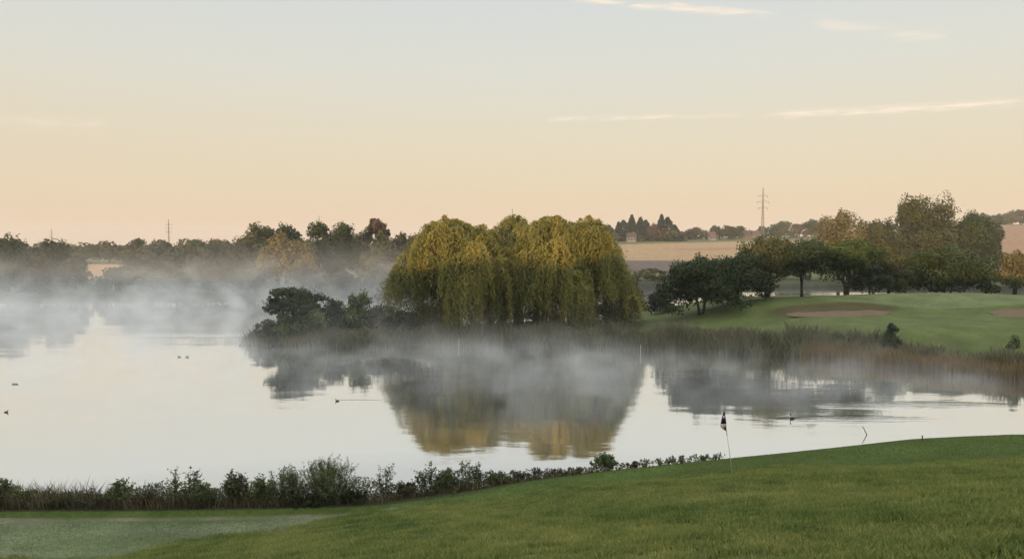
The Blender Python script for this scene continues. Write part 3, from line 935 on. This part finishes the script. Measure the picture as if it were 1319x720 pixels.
# ------------------------------------------------------------------ shrubs on the near bank
def shrub(g, W, H, leaf, n_stem, mat_narrow=.35, upright=.6, twigs=3, per=16, bare=.2):
    """many stems rising from one foot, leaves along each"""
    mb = MB(); Cs, As, T = [], [], []
    for s in range(n_stem):
        a = g.uniform(0, 6.283); r = W / 2 * g.uniform(.1, 1.0)
        h = H * (1 - .45 * (r / (W / 2)) ** 2) * g.uniform(.7, 1.04)
        p0 = np.array([math.cos(a) * r * .35, math.sin(a) * r * .25, -.05])
        p2 = np.array([math.cos(a) * r, math.sin(a) * r * .7, h]); p1 = p0 * .4 + p2 * .6; p1[2] = h * upright
        mb.tube([p0, p1, p2], [.014, .009, .003], 4, cap=False)
        tint = g.uniform(.15, .75)
        lines = [(p0, p1, p2)]
        for k in range(twigs):
            t = g.uniform(.3, .9); q0 = (1 - t) ** 2 * p0 + 2 * t * (1 - t) * p1 + t * t * p2
            d = unit(1, g)[0]; d[2] = abs(d[2]) * .8 + .3; q2 = q0 + d * H * g.uniform(.12, .28)
            lines.append((q0, (q0 + q2) / 2, q2))
            mb.tube([q0, q2], [.006, .002], 3, cap=False)
        for j, (a0, a1, a2) in enumerate(lines):
            c = per if j == 0 else per // 2
            t = g.uniform(bare if j == 0 else 0, 1.02, c)[:, None]
            pos = (1 - t) ** 2 * a0 + 2 * t * (1 - t) * a1 + t * t * a2
            d = (a2 - a0) / np.linalg.norm(a2 - a0)
            A = d[None] * .7 + unit(c, g); A /= np.linalg.norm(A, axis=1, keepdims=True)
            Cs.append(pos + A * leaf * .5); As.append(A); T.append(np.clip(tint + .15 * g.normal(size=c), 0, 1))
    C = np.concatenate(Cs); A = np.concatenate(As); T = np.concatenate(T)
    C[:, 2] *= H / np.percentile(C[:, 2], 99.2)
    n = len(C)
    cr = leaves('foliage', C, A, side(A, g), leaf * g.uniform(.7, 1.3, n), leaf * mat_narrow * g.uniform(.8, 1.2, n), T)
    return cr, mesh_py('stem', mb.v, mb.f, False)


TWIG = plain_mat('twig_bark', (0.06, 0.045, 0.03), .9, .3, 8, .1)
G_S = 'shrubs along the near bank'


def put_shrub(px, top, wpx, Y, mat, label, name='shrub', **kw):
    SEED[0] += 1; g = np.random.default_rng(SEED[0])
    t = at(px, top, Y); z0 = gz1(t.x, Y)
    cr, st = shrub(g, wpx * Y / F, max(.3, t.z - z0), **kw)
    e = empty(name, (t.x, Y, z0), label, 'shrub', G_S)
    link('foliage', cr, LEAF[mat], e); link('stem', st, TWIG, e)
    return e


WB = dict(leaf=.10, n_stem=46, mat_narrow=.26, twigs=4, per=22)       # willow-leaved bush
LB = dict(leaf=.085, n_stem=28, mat_narrow=.6, twigs=5, per=24)        # small-leaved bush
for px, top, w, Y, mt, lb, kw in (
        (4, 618, 46, 30.64, 'shrub', 'dark shrub cut by the frame edge at the end of the bank', LB),
        (40, 632, 46, 30.76, 'shrub', 'low dark shrub next to the frame-edge shrub', LB),
        (72, 640, 50, 30.52, 'olive', 'low olive clump in the brown weeds near the frame edge', LB),
        (112, 636, 56, 30.64, 'weed', 'straw-brown weed clump with thin upright tips', dict(leaf=.07, n_stem=40, mat_narrow=.2, twigs=2, per=12)),
        (156, 618, 40, 30.76, 'shrub', 'small shrub with two leafy heads above the brown weeds', LB),
        (190, 634, 44, 30.58, 'maroon', 'reddish-brown weed clump before the first tall sprigs', dict(leaf=.08, n_stem=36, mat_narrow=.3, twigs=3, per=14)),
        (222, 603, 22, 30.88, 'shrub', 'thin tall sprig, first of a pair over the reddish weeds', dict(leaf=.085, n_stem=7, mat_narrow=.55, twigs=4, per=22)),
        (247, 603, 40, 30.88, 'shrub', 'leafy sprig shrub, second of the tall pair', dict(leaf=.085, n_stem=16, mat_narrow=.55, twigs=4, per=20)),
        (264, 622, 44, 30.52, 'shrub', 'dense low shrub filling in under the tall sprig pair', LB),
        (303, 609, 44, 30.76, 'olive', 'loose olive shrub midway between sprig pair and largest bush', LB),
        (336, 616, 44, 30.64, 'shrub', 'rounded dark shrub leading up to the largest bush', LB),
        (368, 602, 62, 30.76, 'shrub', 'feathery shoulder of willow shrub left of the largest bush top', WB),
        (420, 593, 110, 30.88, 'shrub', 'largest bush of the near bank, feathery upright willow shoots', dict(leaf=.10, n_stem=120, mat_narrow=.26, twigs=4, per=24)),
        (392, 640, 80, 30.40, 'dark', 'dark undergrowth bush at the foot of the largest bush', dict(leaf=.085, n_stem=46, mat_narrow=.5, twigs=4, per=18)),
        (455, 632, 46, 30.52, 'dark', 'dark low bush on the open side of the largest bush', LB),
        (498, 599, 30, 31.05, 'olive', 'slim see-through shrub standing alone past the largest bush', dict(leaf=.085, n_stem=9, mat_narrow=.5, twigs=4, per=20)),
        (522, 622, 40, 30.99, 'maroon', 'reddish low clump between two see-through shrubs', LB),
        (553, 596, 38, 31.08, 'olive', 'pale leafy shrub with airy rounded head', dict(leaf=.085, n_stem=18, mat_narrow=.5, twigs=5, per=20)),
        (576, 604, 32, 31.05, 'shrub', 'shrub between the airy rounded one and the twin spires', LB),
        (600, 595, 26, 31.08, 'shrub', 'spire-like shrub, first of twin spires', dict(leaf=.085, n_stem=10, mat_narrow=.5, twigs=5, per=20)),
        (616, 597, 22, 31.08, 'olive', 'narrow spire-like shrub, second of twin spires', dict(leaf=.085, n_stem=8, mat_narrow=.5, twigs=4, per=20)),
        (590, 625, 80, 30.99, 'shrub', 'dense low shrub under the twin spires', LB),
        (642, 609, 40, 31.08, 'shrub', 'shrub tapering down from the twin spires', LB),
        (668, 606, 34, 31.11, 'maroon', 'maroon seed-headed weed clump after the tapering shrub', dict(leaf=.09, n_stem=10, mat_narrow=.5, twigs=2, per=14, bare=.45)),
        (692, 603, 32, 31.12, 'maroon', 'maroon seed-headed weed clump with the tallest tassel', dict(leaf=.09, n_stem=10, mat_narrow=.5, twigs=2, per=14, bare=.45)),
        (718, 604, 34, 31.14, 'maroon', 'maroon seed-headed weed clump before the broad-leaved bush', dict(leaf=.09, n_stem=11, mat_narrow=.5, twigs=2, per=14, bare=.45)),
        (744, 602, 30, 31.14, 'maroon', 'low maroon clump touching the broad-leaved bush', dict(leaf=.09, n_stem=12, mat_narrow=.5, twigs=2, per=14)),
        (778, 586, 40, 31.14, 'shrub', 'broad-leaved bush standing tallest on the rising bank', dict(leaf=.12, n_stem=15, mat_narrow=.75, twigs=5, per=14)),
        (818, 598, 26, 31.15, 'maroon', 'small reddish sprig in the dip after the broad-leaved bush', dict(leaf=.10, n_stem=6, mat_narrow=.7, twigs=3, per=12)),
        (830, 592, 30, 31.15, 'shrub', 'small broad-leaved plant, first of the low row by the flag', dict(leaf=.085, n_stem=6, mat_narrow=.7, twigs=3, per=10)),
        (853, 591, 32, 31.15, 'shrub', 'small broad-leaved plant, second of the low row by the flag', dict(leaf=.085, n_stem=7, mat_narrow=.7, twigs=3, per=10)),
        (878, 587, 40, 31.15, 'shrub', 'fullest plant of the low row by the flag', dict(leaf=.09, n_stem=11, mat_narrow=.7, twigs=3, per=11)),
        (905, 586, 34, 31.15, 'shrub', 'plant of the low row next to last before the flag', dict(leaf=.085, n_stem=8, mat_narrow=.7, twigs=3, per=10)),
        (924, 589, 16, 31.15, 'shrub', 'last tiny plant of the low row beside the flagstick', dict(leaf=.08, n_stem=4, mat_narrow=.7, twigs=3, per=8))):
    put_shrub(px, top, w, Y, mt, lb, **kw)

# ------------------------------------------------------------------ golf flag
foot = at(943.7, 610, 27.0); zf = gz1(foot.x, 27.0)
fl = empty('golf_flag', (foot.x, 27.0, zf), 'leaning golf flagstick with furled navy and pale flag at the lake edge', 'golf flag')
tip = at(932.3, 529.5, 27.0) - Vector((foot.x, 27.0, zf))
low_, up_ = Vector((0, 0, -.05)), tip
WHITE = plain_mat('white_paint', (.55, .52, .45), .45, .1, 5)
mid = low_.lerp(up_, .62)
MB().tube([low_, mid], [.014, .012], 10).build('flagstick', WHITE, fl)
MB().tube([mid, up_], [.011, .009], 10).build('upper_stick', plain_mat('dark_pole', (.10, .09, .085), .5, .1, 5), fl)
NAVY = plain_mat('navy_cloth', (.022, .018, .055), .85, .2, 20, .1)
PALE = plain_mat('pale_cloth', (.52, .40, .36), .85, .12, 20, .1)


def cloth(rows, name, mat, parent, off=0.0, thick=.006):
    """hanging folded cloth: rows of (along pole 0..1 from the tip down, left, right)"""
    V, Fc = [], []
    K = 9
    for sgn in (1, -1):
        for (dn, l, r) in rows:
            for k in range(K):
                t = k / (K - 1)
                x = l + (r - l) * t
                V.append((tip.x + x, -.02 - off + .028 * math.sin(t * 9 + dn * 4) * (.3 + dn) - sgn * thick / 2, tip.z - dn))
    nr = len(rows)
    for s in range(2):
        b = s * nr * K
        for i in range(nr - 1):
            for k in range(K - 1):
                q = (b + i * K + k, b + (i + 1) * K + k, b + (i + 1) * K + k + 1, b + i * K + k + 1)
                Fc.append(q if s == 0 else q[::-1])
    o_ = nr * K
    ring = [i for i in range(K)] + [i * K + K - 1 for i in range(1, nr)] + [(nr - 1) * K + k for k in range(K - 2, -1, -1)] + [i * K for i in range(nr - 2, 0, -1)]
    for i in range(len(ring)):
        a, b2 = ring[i], ring[(i + 1) % len(ring)]
        Fc.append((a, b2, b2 + o_, a + o_))
    return link(name, mesh_py(name, V, Fc, True), mat, parent)


fc = cloth([(0.0, -.005, .02), (.08, -.03, .035), (.2, -.06, .055), (.32, -.085, .075), (.44, -.11, .085)], 'flag', NAVY, fl)
cloth([(.437, -.11, .085), (.52, -.12, .09), (.58, -.085, .085), (.68, .035, .08)], 'pale_tail', PALE, fc)
cloth([(.15, -.028, .012), (.2, -.032, .02), (.25, -.026, .016)], 'emblem', plain_mat('emblem_white', (.7, .68, .72), .8, .05, 9), fc, .022, .004)
cloth([(.53, .02, .07), (.6, .015, .075), (.65, .03, .07)], 'dark_mark', NAVY, fc, .022, .004)

# ------------------------------------------------------------------ stakes and the stick in the water
WOOD = plain_mat('weathered_wood', (.11, .10, .085), .9, .3, 12, .1)
b0 = at(1188.2, 571.5, 30.3); zz = gz1(b0.x, 30.3)
hgt = at(1187.6, 561.5, 30.3).z - zz
e = empty('wooden_stake', (b0.x, 30.3, zz), 'short wooden stake on the brow of the grass above the water', 'stake')
MB().tube([(0, 0, -.1), (-.01, 0, hgt - .05), (-.012, 0, hgt - .02)], [.022, .022, .020], 8).build('post', WOOD, e)
MB().tube([(-.012, 0, hgt - .02), (-.013, 0, hgt + .02)], [.03, .026], 8).build('post_cap', plain_mat('dark_cap', (.045, .042, .04), .7, .2, 8), e)
bs_ = at(1116.5, 561.5, 45.1)
e = tag(MB().tube([(.06, 0, -.25), (0, 0, 0), (-.12, .02, .27), (-.25, .03, .50)], [.03, .028, .024, .016], 7).build('slanting_stick', WOOD, None, True, (bs_.x, 45.1, 0)), 'dark stick slanting out of the lake, mirrored in the water', 'stick')
PS = plain_mat('pale_stake', (.6, .6, .55), .6, .08, 5)
for px, y0, y1, Yd, lb in ((591, 441, 450, 84.8, 'thin pale stake at the reeds below the gap of the willows'), (825, 451, 461, 79.5, 'thin pale stake in the water off the reeds below the right willow')):
    p = at(px, y1, Yd); h_ = (y1 - y0) * Yd / F
    tag(MB().tube([(0, 0, -.3), (0, 0, h_ + .15)], [.035, .03], 7).build('marker_stake', PS, None, True, (p.x, Yd, 0)), lb, 'stake', 'pale marker stakes by the reeds')

# ------------------------------------------------------------------ water birds
DUCK = plain_mat('duck_plumage', (.035, .030, .026), .8, .4, 14, .15)
BILL = plain_mat('duck_bill', (.12, .085, .03), .5, .1, 5)


def duck(px, py, label, face=1, s=1.0):
    Y = CAMZ / (at(px, py, 100.0).z - CAMZ) * -100.0
    p = at(px, py, Y)
    e = empty('duck', (p.x, Y, 0), label, 'duck', 'ducks on the lake')
    s *= .62
    e.scale = (face * s, s, s)
    MB().tube([(-.27, 0, .13), (-.2, 0, .085), (-.08, 0, .05), (.06, 0, .05), (.15, 0, .085), (.175, 0, .15), (.185, 0, .21), (.20, 0, .255), (.235, 0, .255), (.26, 0, .245)],
              [.008, .05, .10, .105, .085, .05, .04, .05, .042, .018], 10).build('body', DUCK, e)
    MB().tube([(.255, 0, .243), (.30, 0, .232)], [(.018, .012), (.014, .005)], 8).build('bill', BILL, e)
    return e


duck(8, 531, 'lone duck nearest the frame edge on the open pale water', 1, .9)
duck(17.5, 495, 'duck beside its mate in the tree reflections by the frame edge, ahead', -1, .75)
duck(21.5, 495, 'duck beside its mate in the tree reflections by the frame edge, behind', -1, .75)
duck(231, 460, 'faint duck of the pair swimming in the open, paler one in front', -1, 1.1)
duck(241, 460, 'darker duck of the pair swimming in the open', 1, 1.1)
duck(309.5, 445.5, 'duck farthest out from the peninsula tip bushes', -1, 1.1)
duck(322, 445.5, 'duck in the middle between two others off the peninsula tip', -1, 1.1)
duck(327, 445, 'duck closest to the peninsula tip bushes', -1, 1.0)
duck(434.5, 516.5, 'lone duck trailing a small wake below the tree reflections', -1, .95)
# the grebe off the flag, neck upright, trailing a wake
Yg = 49.3; p = at(1019.5, 541.5, Yg)
GS = .72
e = empty('grebe', (p.x, Yg, 0), 'dark water bird with upright neck trailing a wake past the flag', 'water bird')
MB().tube([(.30, 0, .07), (.22, 0, .06), (.10, 0, .055), (-.02, 0, .06), (-.10, 0, .10), (-.115, 0, .20), (-.10, 0, .30), (-.085, 0, .38), (-.06, 0, .44), (-.085, 0, .47), (-.13, 0, .465)],
          [.02, .06, .095, .10, .075, .04, .034, .036, .045, .045, .02], 10).build('body', DUCK, e)
MB().tube([(-.115, 0, .15), (-.113, 0, .205), (-.102, 0, .27)], [.058, .046, .040], 10).build('pale_neck', plain_mat('pale_plumage', (.5, .48, .44), .8, .08, 9), e)
MB().tube([(-.125, 0, .465), (-.20, 0, .45)], [.013, .004], 6).build('bill', BILL, e)

e.scale = (GS, GS, GS)

# ------------------------------------------------------------------ pylons
STEEL = plain_mat('galvanised_steel', (.16, .15, .14), .6, .1, .2, .3)


def pylon(px, top, Y, label, H=44.0):
    t = at(px, top, Y); z0 = gz1(t.x, Y); H = t.z - z0
    e = empty('pylon', (t.x, Y, z0), label, 'pylon', 'pylons on the horizon')
    mb = MB(); w0, w1 = H * .030, H * .010; r = .0034 * H
    hw = lambda z: w0 + (w1 - w0) * min(1, z / (H * .62)) if z < H * .62 else w1 * (1 - .6 * (z - H * .62) / (H * .38))
    lv = [H * k / 14 for k in range(15)]
    for sx_, sy_ in ((1, 1), (1, -1), (-1, 1), (-1, -1)):
        mb.tube([(sx_ * hw(z), sy_ * hw(z), z) for z in lv], [r] * 15, 4)
    for a, b in zip(lv[:-1], lv[1:]):
        for s in (1, -1):
            mb.tube([(-hw(a), s * hw(a), a), (hw(b), s * hw(b), b)], [r * .6] * 2, 3)
            mb.tube([(hw(a), s * hw(a), a), (-hw(b), s * hw(b), b)], [r * .6] * 2, 3)
            mb.tube([(s * hw(a), -hw(a), a), (s * hw(b), hw(b), b)], [r * .6] * 2, 3)
    mb.build('lattice_tower', STEEL, e, False)
    for zf_, wf in ((.84, .085), (.72, .115), (.60, .09)):
        z = H * zf_; w = H * wf
        arm = MB()
        for s in (1, -1):
            for y in (1, -1):
                arm.tube([(s * hw(z), y * hw(z), z - .012 * H), (s * w, 0, z + .004 * H)], [r * .8] * 2, 3)
            arm.tube([(s * hw(z), 0, z + .03 * H), (s * w, 0, z + .004 * H)], [r * .8] * 2, 3)
        ao = arm.build('crossarm', STEEL, e, False)
        for s in (1, -1):
            MB().tube([(s * w, 0, z + .002 * H), (s * w, 0, z - .035 * H)], [r * 1.3, r * 1.3], 5).build('insulator', STEEL, ao, False)
    return e


pylon(983, 242, 680, 'largest pylon, three crossarms, standing over the hill hedge')
pylon(217, 283, 600, 'slim pylon rising from the misty treeline')
pylon(411, 278, 760, 'small pylon top peeping over the sunlit-shouldered tree')
pylon(660, 269, 700, 'pylon top peeping just over the willows')
pylon(66, 294, 700, 'faint low mast above the loose tree by the frame edge')

# ------------------------------------------------------------------ houses on the hill
ROOF = plain_mat('dark_roof', (.06, .045, .042), .8, .2, 1.0); REDROOF = plain_mat('red_roof', (.10, .058, .048), .85, .2, 1.0)
RENDER_ = plain_mat('pale_render', (.18, .175, .17), .9, .06, .5); BRICK = plain_mat('red_brick', (.15, .10, .08), .9, .15, 1.0)
GLASS = plain_mat('window_glass', (.04, .05, .06), .15, .1, 1, .5)


def house(px, basey, wpx, Y, wall, roof, label, storeys=1):
    p = at(px, basey, Y); z0 = gz1(p.x, Y); w = wpx * Y / F; d = 7.5; h = 2.9 * storeys + .4
    e = empty('house', (p.x, Y, z0), label, 'house', 'houses on the far hill')
    MB().box((-w / 2, -d / 2, -.5), (w / 2, d / 2, h)).build('wall', wall, e, False)
    rh = 3.4; o = .4
    V = [(-w / 2 - o, -d / 2 - o, h), (w / 2 + o, -d / 2 - o, h), (w / 2 + o, d / 2 + o, h), (-w / 2 - o, d / 2 + o, h), (-w / 2 - o, 0, h + rh), (w / 2 + o, 0, h + rh)]
    V = [(a, b, c + .003) for a, b, c in V]
    r = link('roof', mesh_py('roof', V, [(0, 1, 5, 4), (2, 3, 4, 5), (0, 4, 3), (1, 2, 5), (0, 3, 2, 1)]), roof, e)
    MB().box((w * .2, -.4, h + rh * .6), (w * .2 + .8, .4, h + rh + 1.0)).build('chimney', BRICK, r, False)
    for k in range(3):
        x = -w / 2 + w * (k + .5) / 3
        MB().box((x - .6, -d / 2 - .06, h - 1.9), (x + .6, -d / 2 + .05, h - .6)).build('window', GLASS, e, False)


house(813, 311, 11, 575, RENDER_, ROOF, 'small white house in front of the conifer stand')
house(962, 302, 13, 675, BRICK, ROOF, 'dark-roofed house left of the big pylon')
house(973, 303, 9, 668, RENDER_, REDROOF, 'pale house with red roof close to the big pylon foot')
house(917, 305, 8, 630, RENDER_, REDROOF, 'small pale house under the round hill trees')

# ------------------------------------------------------------------ air: even haze, and mist rising off the lake
def vol_mat(name):
    m, nt, out = new_mat(name)
    pv_ = nt.nodes.new('ShaderNodeVolumePrincipled')
    nt.links.new(pv_.outputs[0], out.inputs['Volume'])
    return m, nt, pv_


m, nt, pv_ = vol_mat('haze_air')
pv_.inputs['Color'].default_value = (.92, .92, .92, 1); pv_.inputs['Density'].default_value = .00016
pv_.inputs['Anisotropy'].default_value = 0.0
hz = MB().box((-1850, -230, -4), (1850, 2650, 74)).build('haze', m, None, False)
tag(hz, 'pale morning haze filling the air', kind='stuff')

m, nt, pv_ = vol_mat('lake_mist')
tc = nt.nodes.new('ShaderNodeTexCoord')
sp = nt.nodes.new('ShaderNodeSeparateXYZ'); nt.links.new(tc.outputs['Object'], sp.inputs[0])
mp = nt.nodes.new('ShaderNodeMapping'); mp.inputs['Scale'].default_value = (.15, .15, .19); mp.inputs['Rotation'].default_value = (0, R(28), 0)
nt.links.new(tc.outputs['Object'], mp.inputs[0])
nz = nnoise(nt, mp.outputs[0], 1.0, 4, .6, 1.1)
big = nt.nodes.new('ShaderNodeTexNoise'); big.inputs['Scale'].default_value = .05; big.inputs['Detail'].default_value = 1.5
nt.links.new(tc.outputs['Object'], big.inputs['Vector'])
X_, Y_, Z_ = sp.outputs
yreg = nmapr(nt, Y_, 37, 66, .0, 1.0)
left = nmapr(nt, X_, 0, -30)                            # plumes stand taller in the bay on the left
hsc = nmath(nt, 'MULTIPLY_ADD', nmath(nt, 'MULTIPLY', left, nmapr(nt, Y_, 88, 110)), .95, .98)
hsc = nmath(nt, 'MULTIPLY', hsc, nmapr(nt, big.outputs[0], .32, .68, .35, 2.2))
hsc = nmath(nt, 'MULTIPLY', hsc, nmapr(nt, X_, 8, 22, 1.0, .5))
fall = nmath(nt, 'EXPONENT', nmath(nt, 'MULTIPLY', nmath(nt, 'DIVIDE', Z_, hsc), -1.0))
wis = nmapr(nt, nz, .43, .68, .03, 1.0)
top = nmapr(nt, Z_, 13.5, 8.0)
dn = nmath(nt, 'MULTIPLY', nmath(nt, 'MULTIPLY', fall, wis), nmath(nt, 'MULTIPLY', yreg, top))
dn = nmath(nt, 'MULTIPLY', dn, nmapr(nt, Y_, 132, 162, .088, .014))
veil = nmath(nt, 'MULTIPLY', nmath(nt, 'MULTIPLY', left, nmapr(nt, Y_, 92, 120)), nmath(nt, 'MULTIPLY', nmapr(nt, Z_, 13.8, 3.0), nmapr(nt, nz, .35, .65, .3, 1.0)))
dn = nmath(nt, 'MULTIPLY_ADD', veil, .0038, dn)
nt.links.new(dn, pv_.inputs['Density'])
pv_.inputs['Color'].default_value = (.97, .97, .97, 1)
m.cycles.volume_step_rate = .28
ms = MB().box((-150, 40, .03), (70, 178, 14)).build('lake_mist', m, None, False)
tag(ms, 'thin mist rising off the lake', kind='stuff')

# ------------------------------------------------------------------ sky and sun
SUN_EL, SUN_AZ = 3.0, 205.0                              # low behind the viewer, to the left
w = bpy.data.worlds.new('World'); SC.world = w; w.use_nodes = True
nt = w.node_tree; nt.nodes.clear()
wo = nt.nodes.new('ShaderNodeOutputWorld'); bg = nt.nodes.new('ShaderNodeBackground')
nt.links.new(bg.outputs[0], wo.inputs[0]); bg.inputs[1].default_value = .1
sk = nt.nodes.new('ShaderNodeTexSky'); sk.sky_type = 'NISHITA'; sk.sun_disc = False
sk.sun_elevation = R(SUN_EL); sk.sun_rotation = R(SUN_AZ)
tc = nt.nodes.new('ShaderNodeTexCoord')
sp = nt.nodes.new('ShaderNodeSeparateXYZ'); nt.links.new(tc.outputs['Generated'], sp.inputs[0])
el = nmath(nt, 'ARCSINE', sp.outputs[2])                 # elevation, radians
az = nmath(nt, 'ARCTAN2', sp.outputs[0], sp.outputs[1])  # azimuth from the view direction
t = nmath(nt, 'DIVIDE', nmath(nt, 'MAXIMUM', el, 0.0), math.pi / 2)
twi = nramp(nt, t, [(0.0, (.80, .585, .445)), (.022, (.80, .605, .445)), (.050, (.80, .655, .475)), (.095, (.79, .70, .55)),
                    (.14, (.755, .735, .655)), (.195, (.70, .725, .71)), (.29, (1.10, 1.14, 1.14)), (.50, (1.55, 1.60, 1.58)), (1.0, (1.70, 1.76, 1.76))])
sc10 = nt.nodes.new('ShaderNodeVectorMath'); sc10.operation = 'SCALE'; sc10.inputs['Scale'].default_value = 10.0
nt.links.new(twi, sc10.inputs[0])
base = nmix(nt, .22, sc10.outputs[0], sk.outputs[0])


def streak(px0, py0, px1, py1, wid, amp, nscale, seed):
    a0, a1 = math.atan((px0 - CX) / F), math.atan((px1 - CX) / F)
    e0 = math.atan((318 - py0) / F * math.cos(a0)); e1 = math.atan((318 - py1) / F * math.cos(a1))
    s = (e1 - e0) / (a1 - a0)
    line = nmath(nt, 'MULTIPLY_ADD', nmath(nt, 'SUBTRACT', az, a0), s, e0)
    cb = nt.nodes.new('ShaderNodeCombineXYZ')
    nt.links.new(az, cb.inputs[0]); nt.links.new(nmath(nt, 'MULTIPLY', el, 9.0), cb.inputs[1]); cb.inputs[2].default_value = seed
    nz = nnoise(nt, cb.outputs[0], nscale, 4, .6, .4)
    d = nmath(nt, 'DIVIDE', nmath(nt, 'SUBTRACT', nmath(nt, 'ADD', el, nmath(nt, 'MULTIPLY_ADD', nz, wid * 1.6, -wid * .8)), line), wid)
    g_ = nmath(nt, 'EXPONENT', nmath(nt, 'MULTIPLY', nmath(nt, 'MULTIPLY', d, d), -1.0))
    mrg = (a1 - a0) * .22
    win = nmath(nt, 'MULTIPLY', nmapr(nt, az, a0, a0 + mrg), nmapr(nt, az, a1, a1 - mrg * .6))
    return nmath(nt, 'MULTIPLY', nmath(nt, 'MULTIPLY', g_, win), nmath(nt, 'MULTIPLY', nmapr(nt, nz, .3, .68), amp))


c = streak(700, -3, 1000, 23, .0036, .75, 16, 1)
for a in ((830, 6, 1000, 22, .0022, .7, 22, 8), (1020, 29, 1230, 54, .006, .35, 14, 2), (690, 155, 880, 151, .0028, .55, 24, 3), (960, 150, 1330, 131, .0042, .85, 18, 4), (1000, 147, 1240, 137, .0025, .5, 30, 9), (-60, 155, 150, 160, .005, .25, 16, 5), (860, 152, 960, 150, .003, .3, 20, 6)):
    c = nmath(nt, 'MAXIMUM', c, streak(*a))
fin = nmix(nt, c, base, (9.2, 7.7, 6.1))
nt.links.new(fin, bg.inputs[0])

sl = bpy.data.lights.new('sun', 'SUN'); sl.energy = 4.5; sl.angle = R(.5); sl.color = (1.0, .66, .34)
so = bpy.data.objects.new('sun', sl); COL.objects.link(so)
sa = R(SUN_AZ); ce = math.cos(R(SUN_EL))
to_sun = Vector((math.sin(sa) * ce, math.cos(sa) * ce, math.sin(R(SUN_EL))))
so.rotation_euler = to_sun.to_track_quat('Z', 'Y').to_euler()
so.location = (-40, -60, 40)

# ------------------------------------------------------------------ camera and render settings
cd = bpy.data.cameras.new('camera'); cd.sensor_width = 36; cd.lens = F / 1319 * 36; cd.clip_end = 6000; cd.clip_start = .1
co = bpy.data.objects.new('camera', cd); COL.objects.link(co); SC.camera = co
co.location = (0, 0, CAMZ); co.rotation_euler = (math.pi / 2 - PITCH, 0, 0)
vs = SC.view_settings
vs.view_transform = 'Standard'; vs.look = 'None'; vs.exposure = 0.22; vs.gamma = 1; vs.use_curve_mapping = False
cy = SC.cycles
cy.max_bounces = 6; cy.diffuse_bounces = 2; cy.glossy_bounces = 3; cy.transmission_bounces = 4; cy.transparent_max_bounces = 8
cy.volume_bounces = 1; cy.volume_step_rate = 1.0; cy.volume_max_steps = 256
cy.use_denoising = True; cy.caustics_reflective = False; cy.caustics_refractive = False
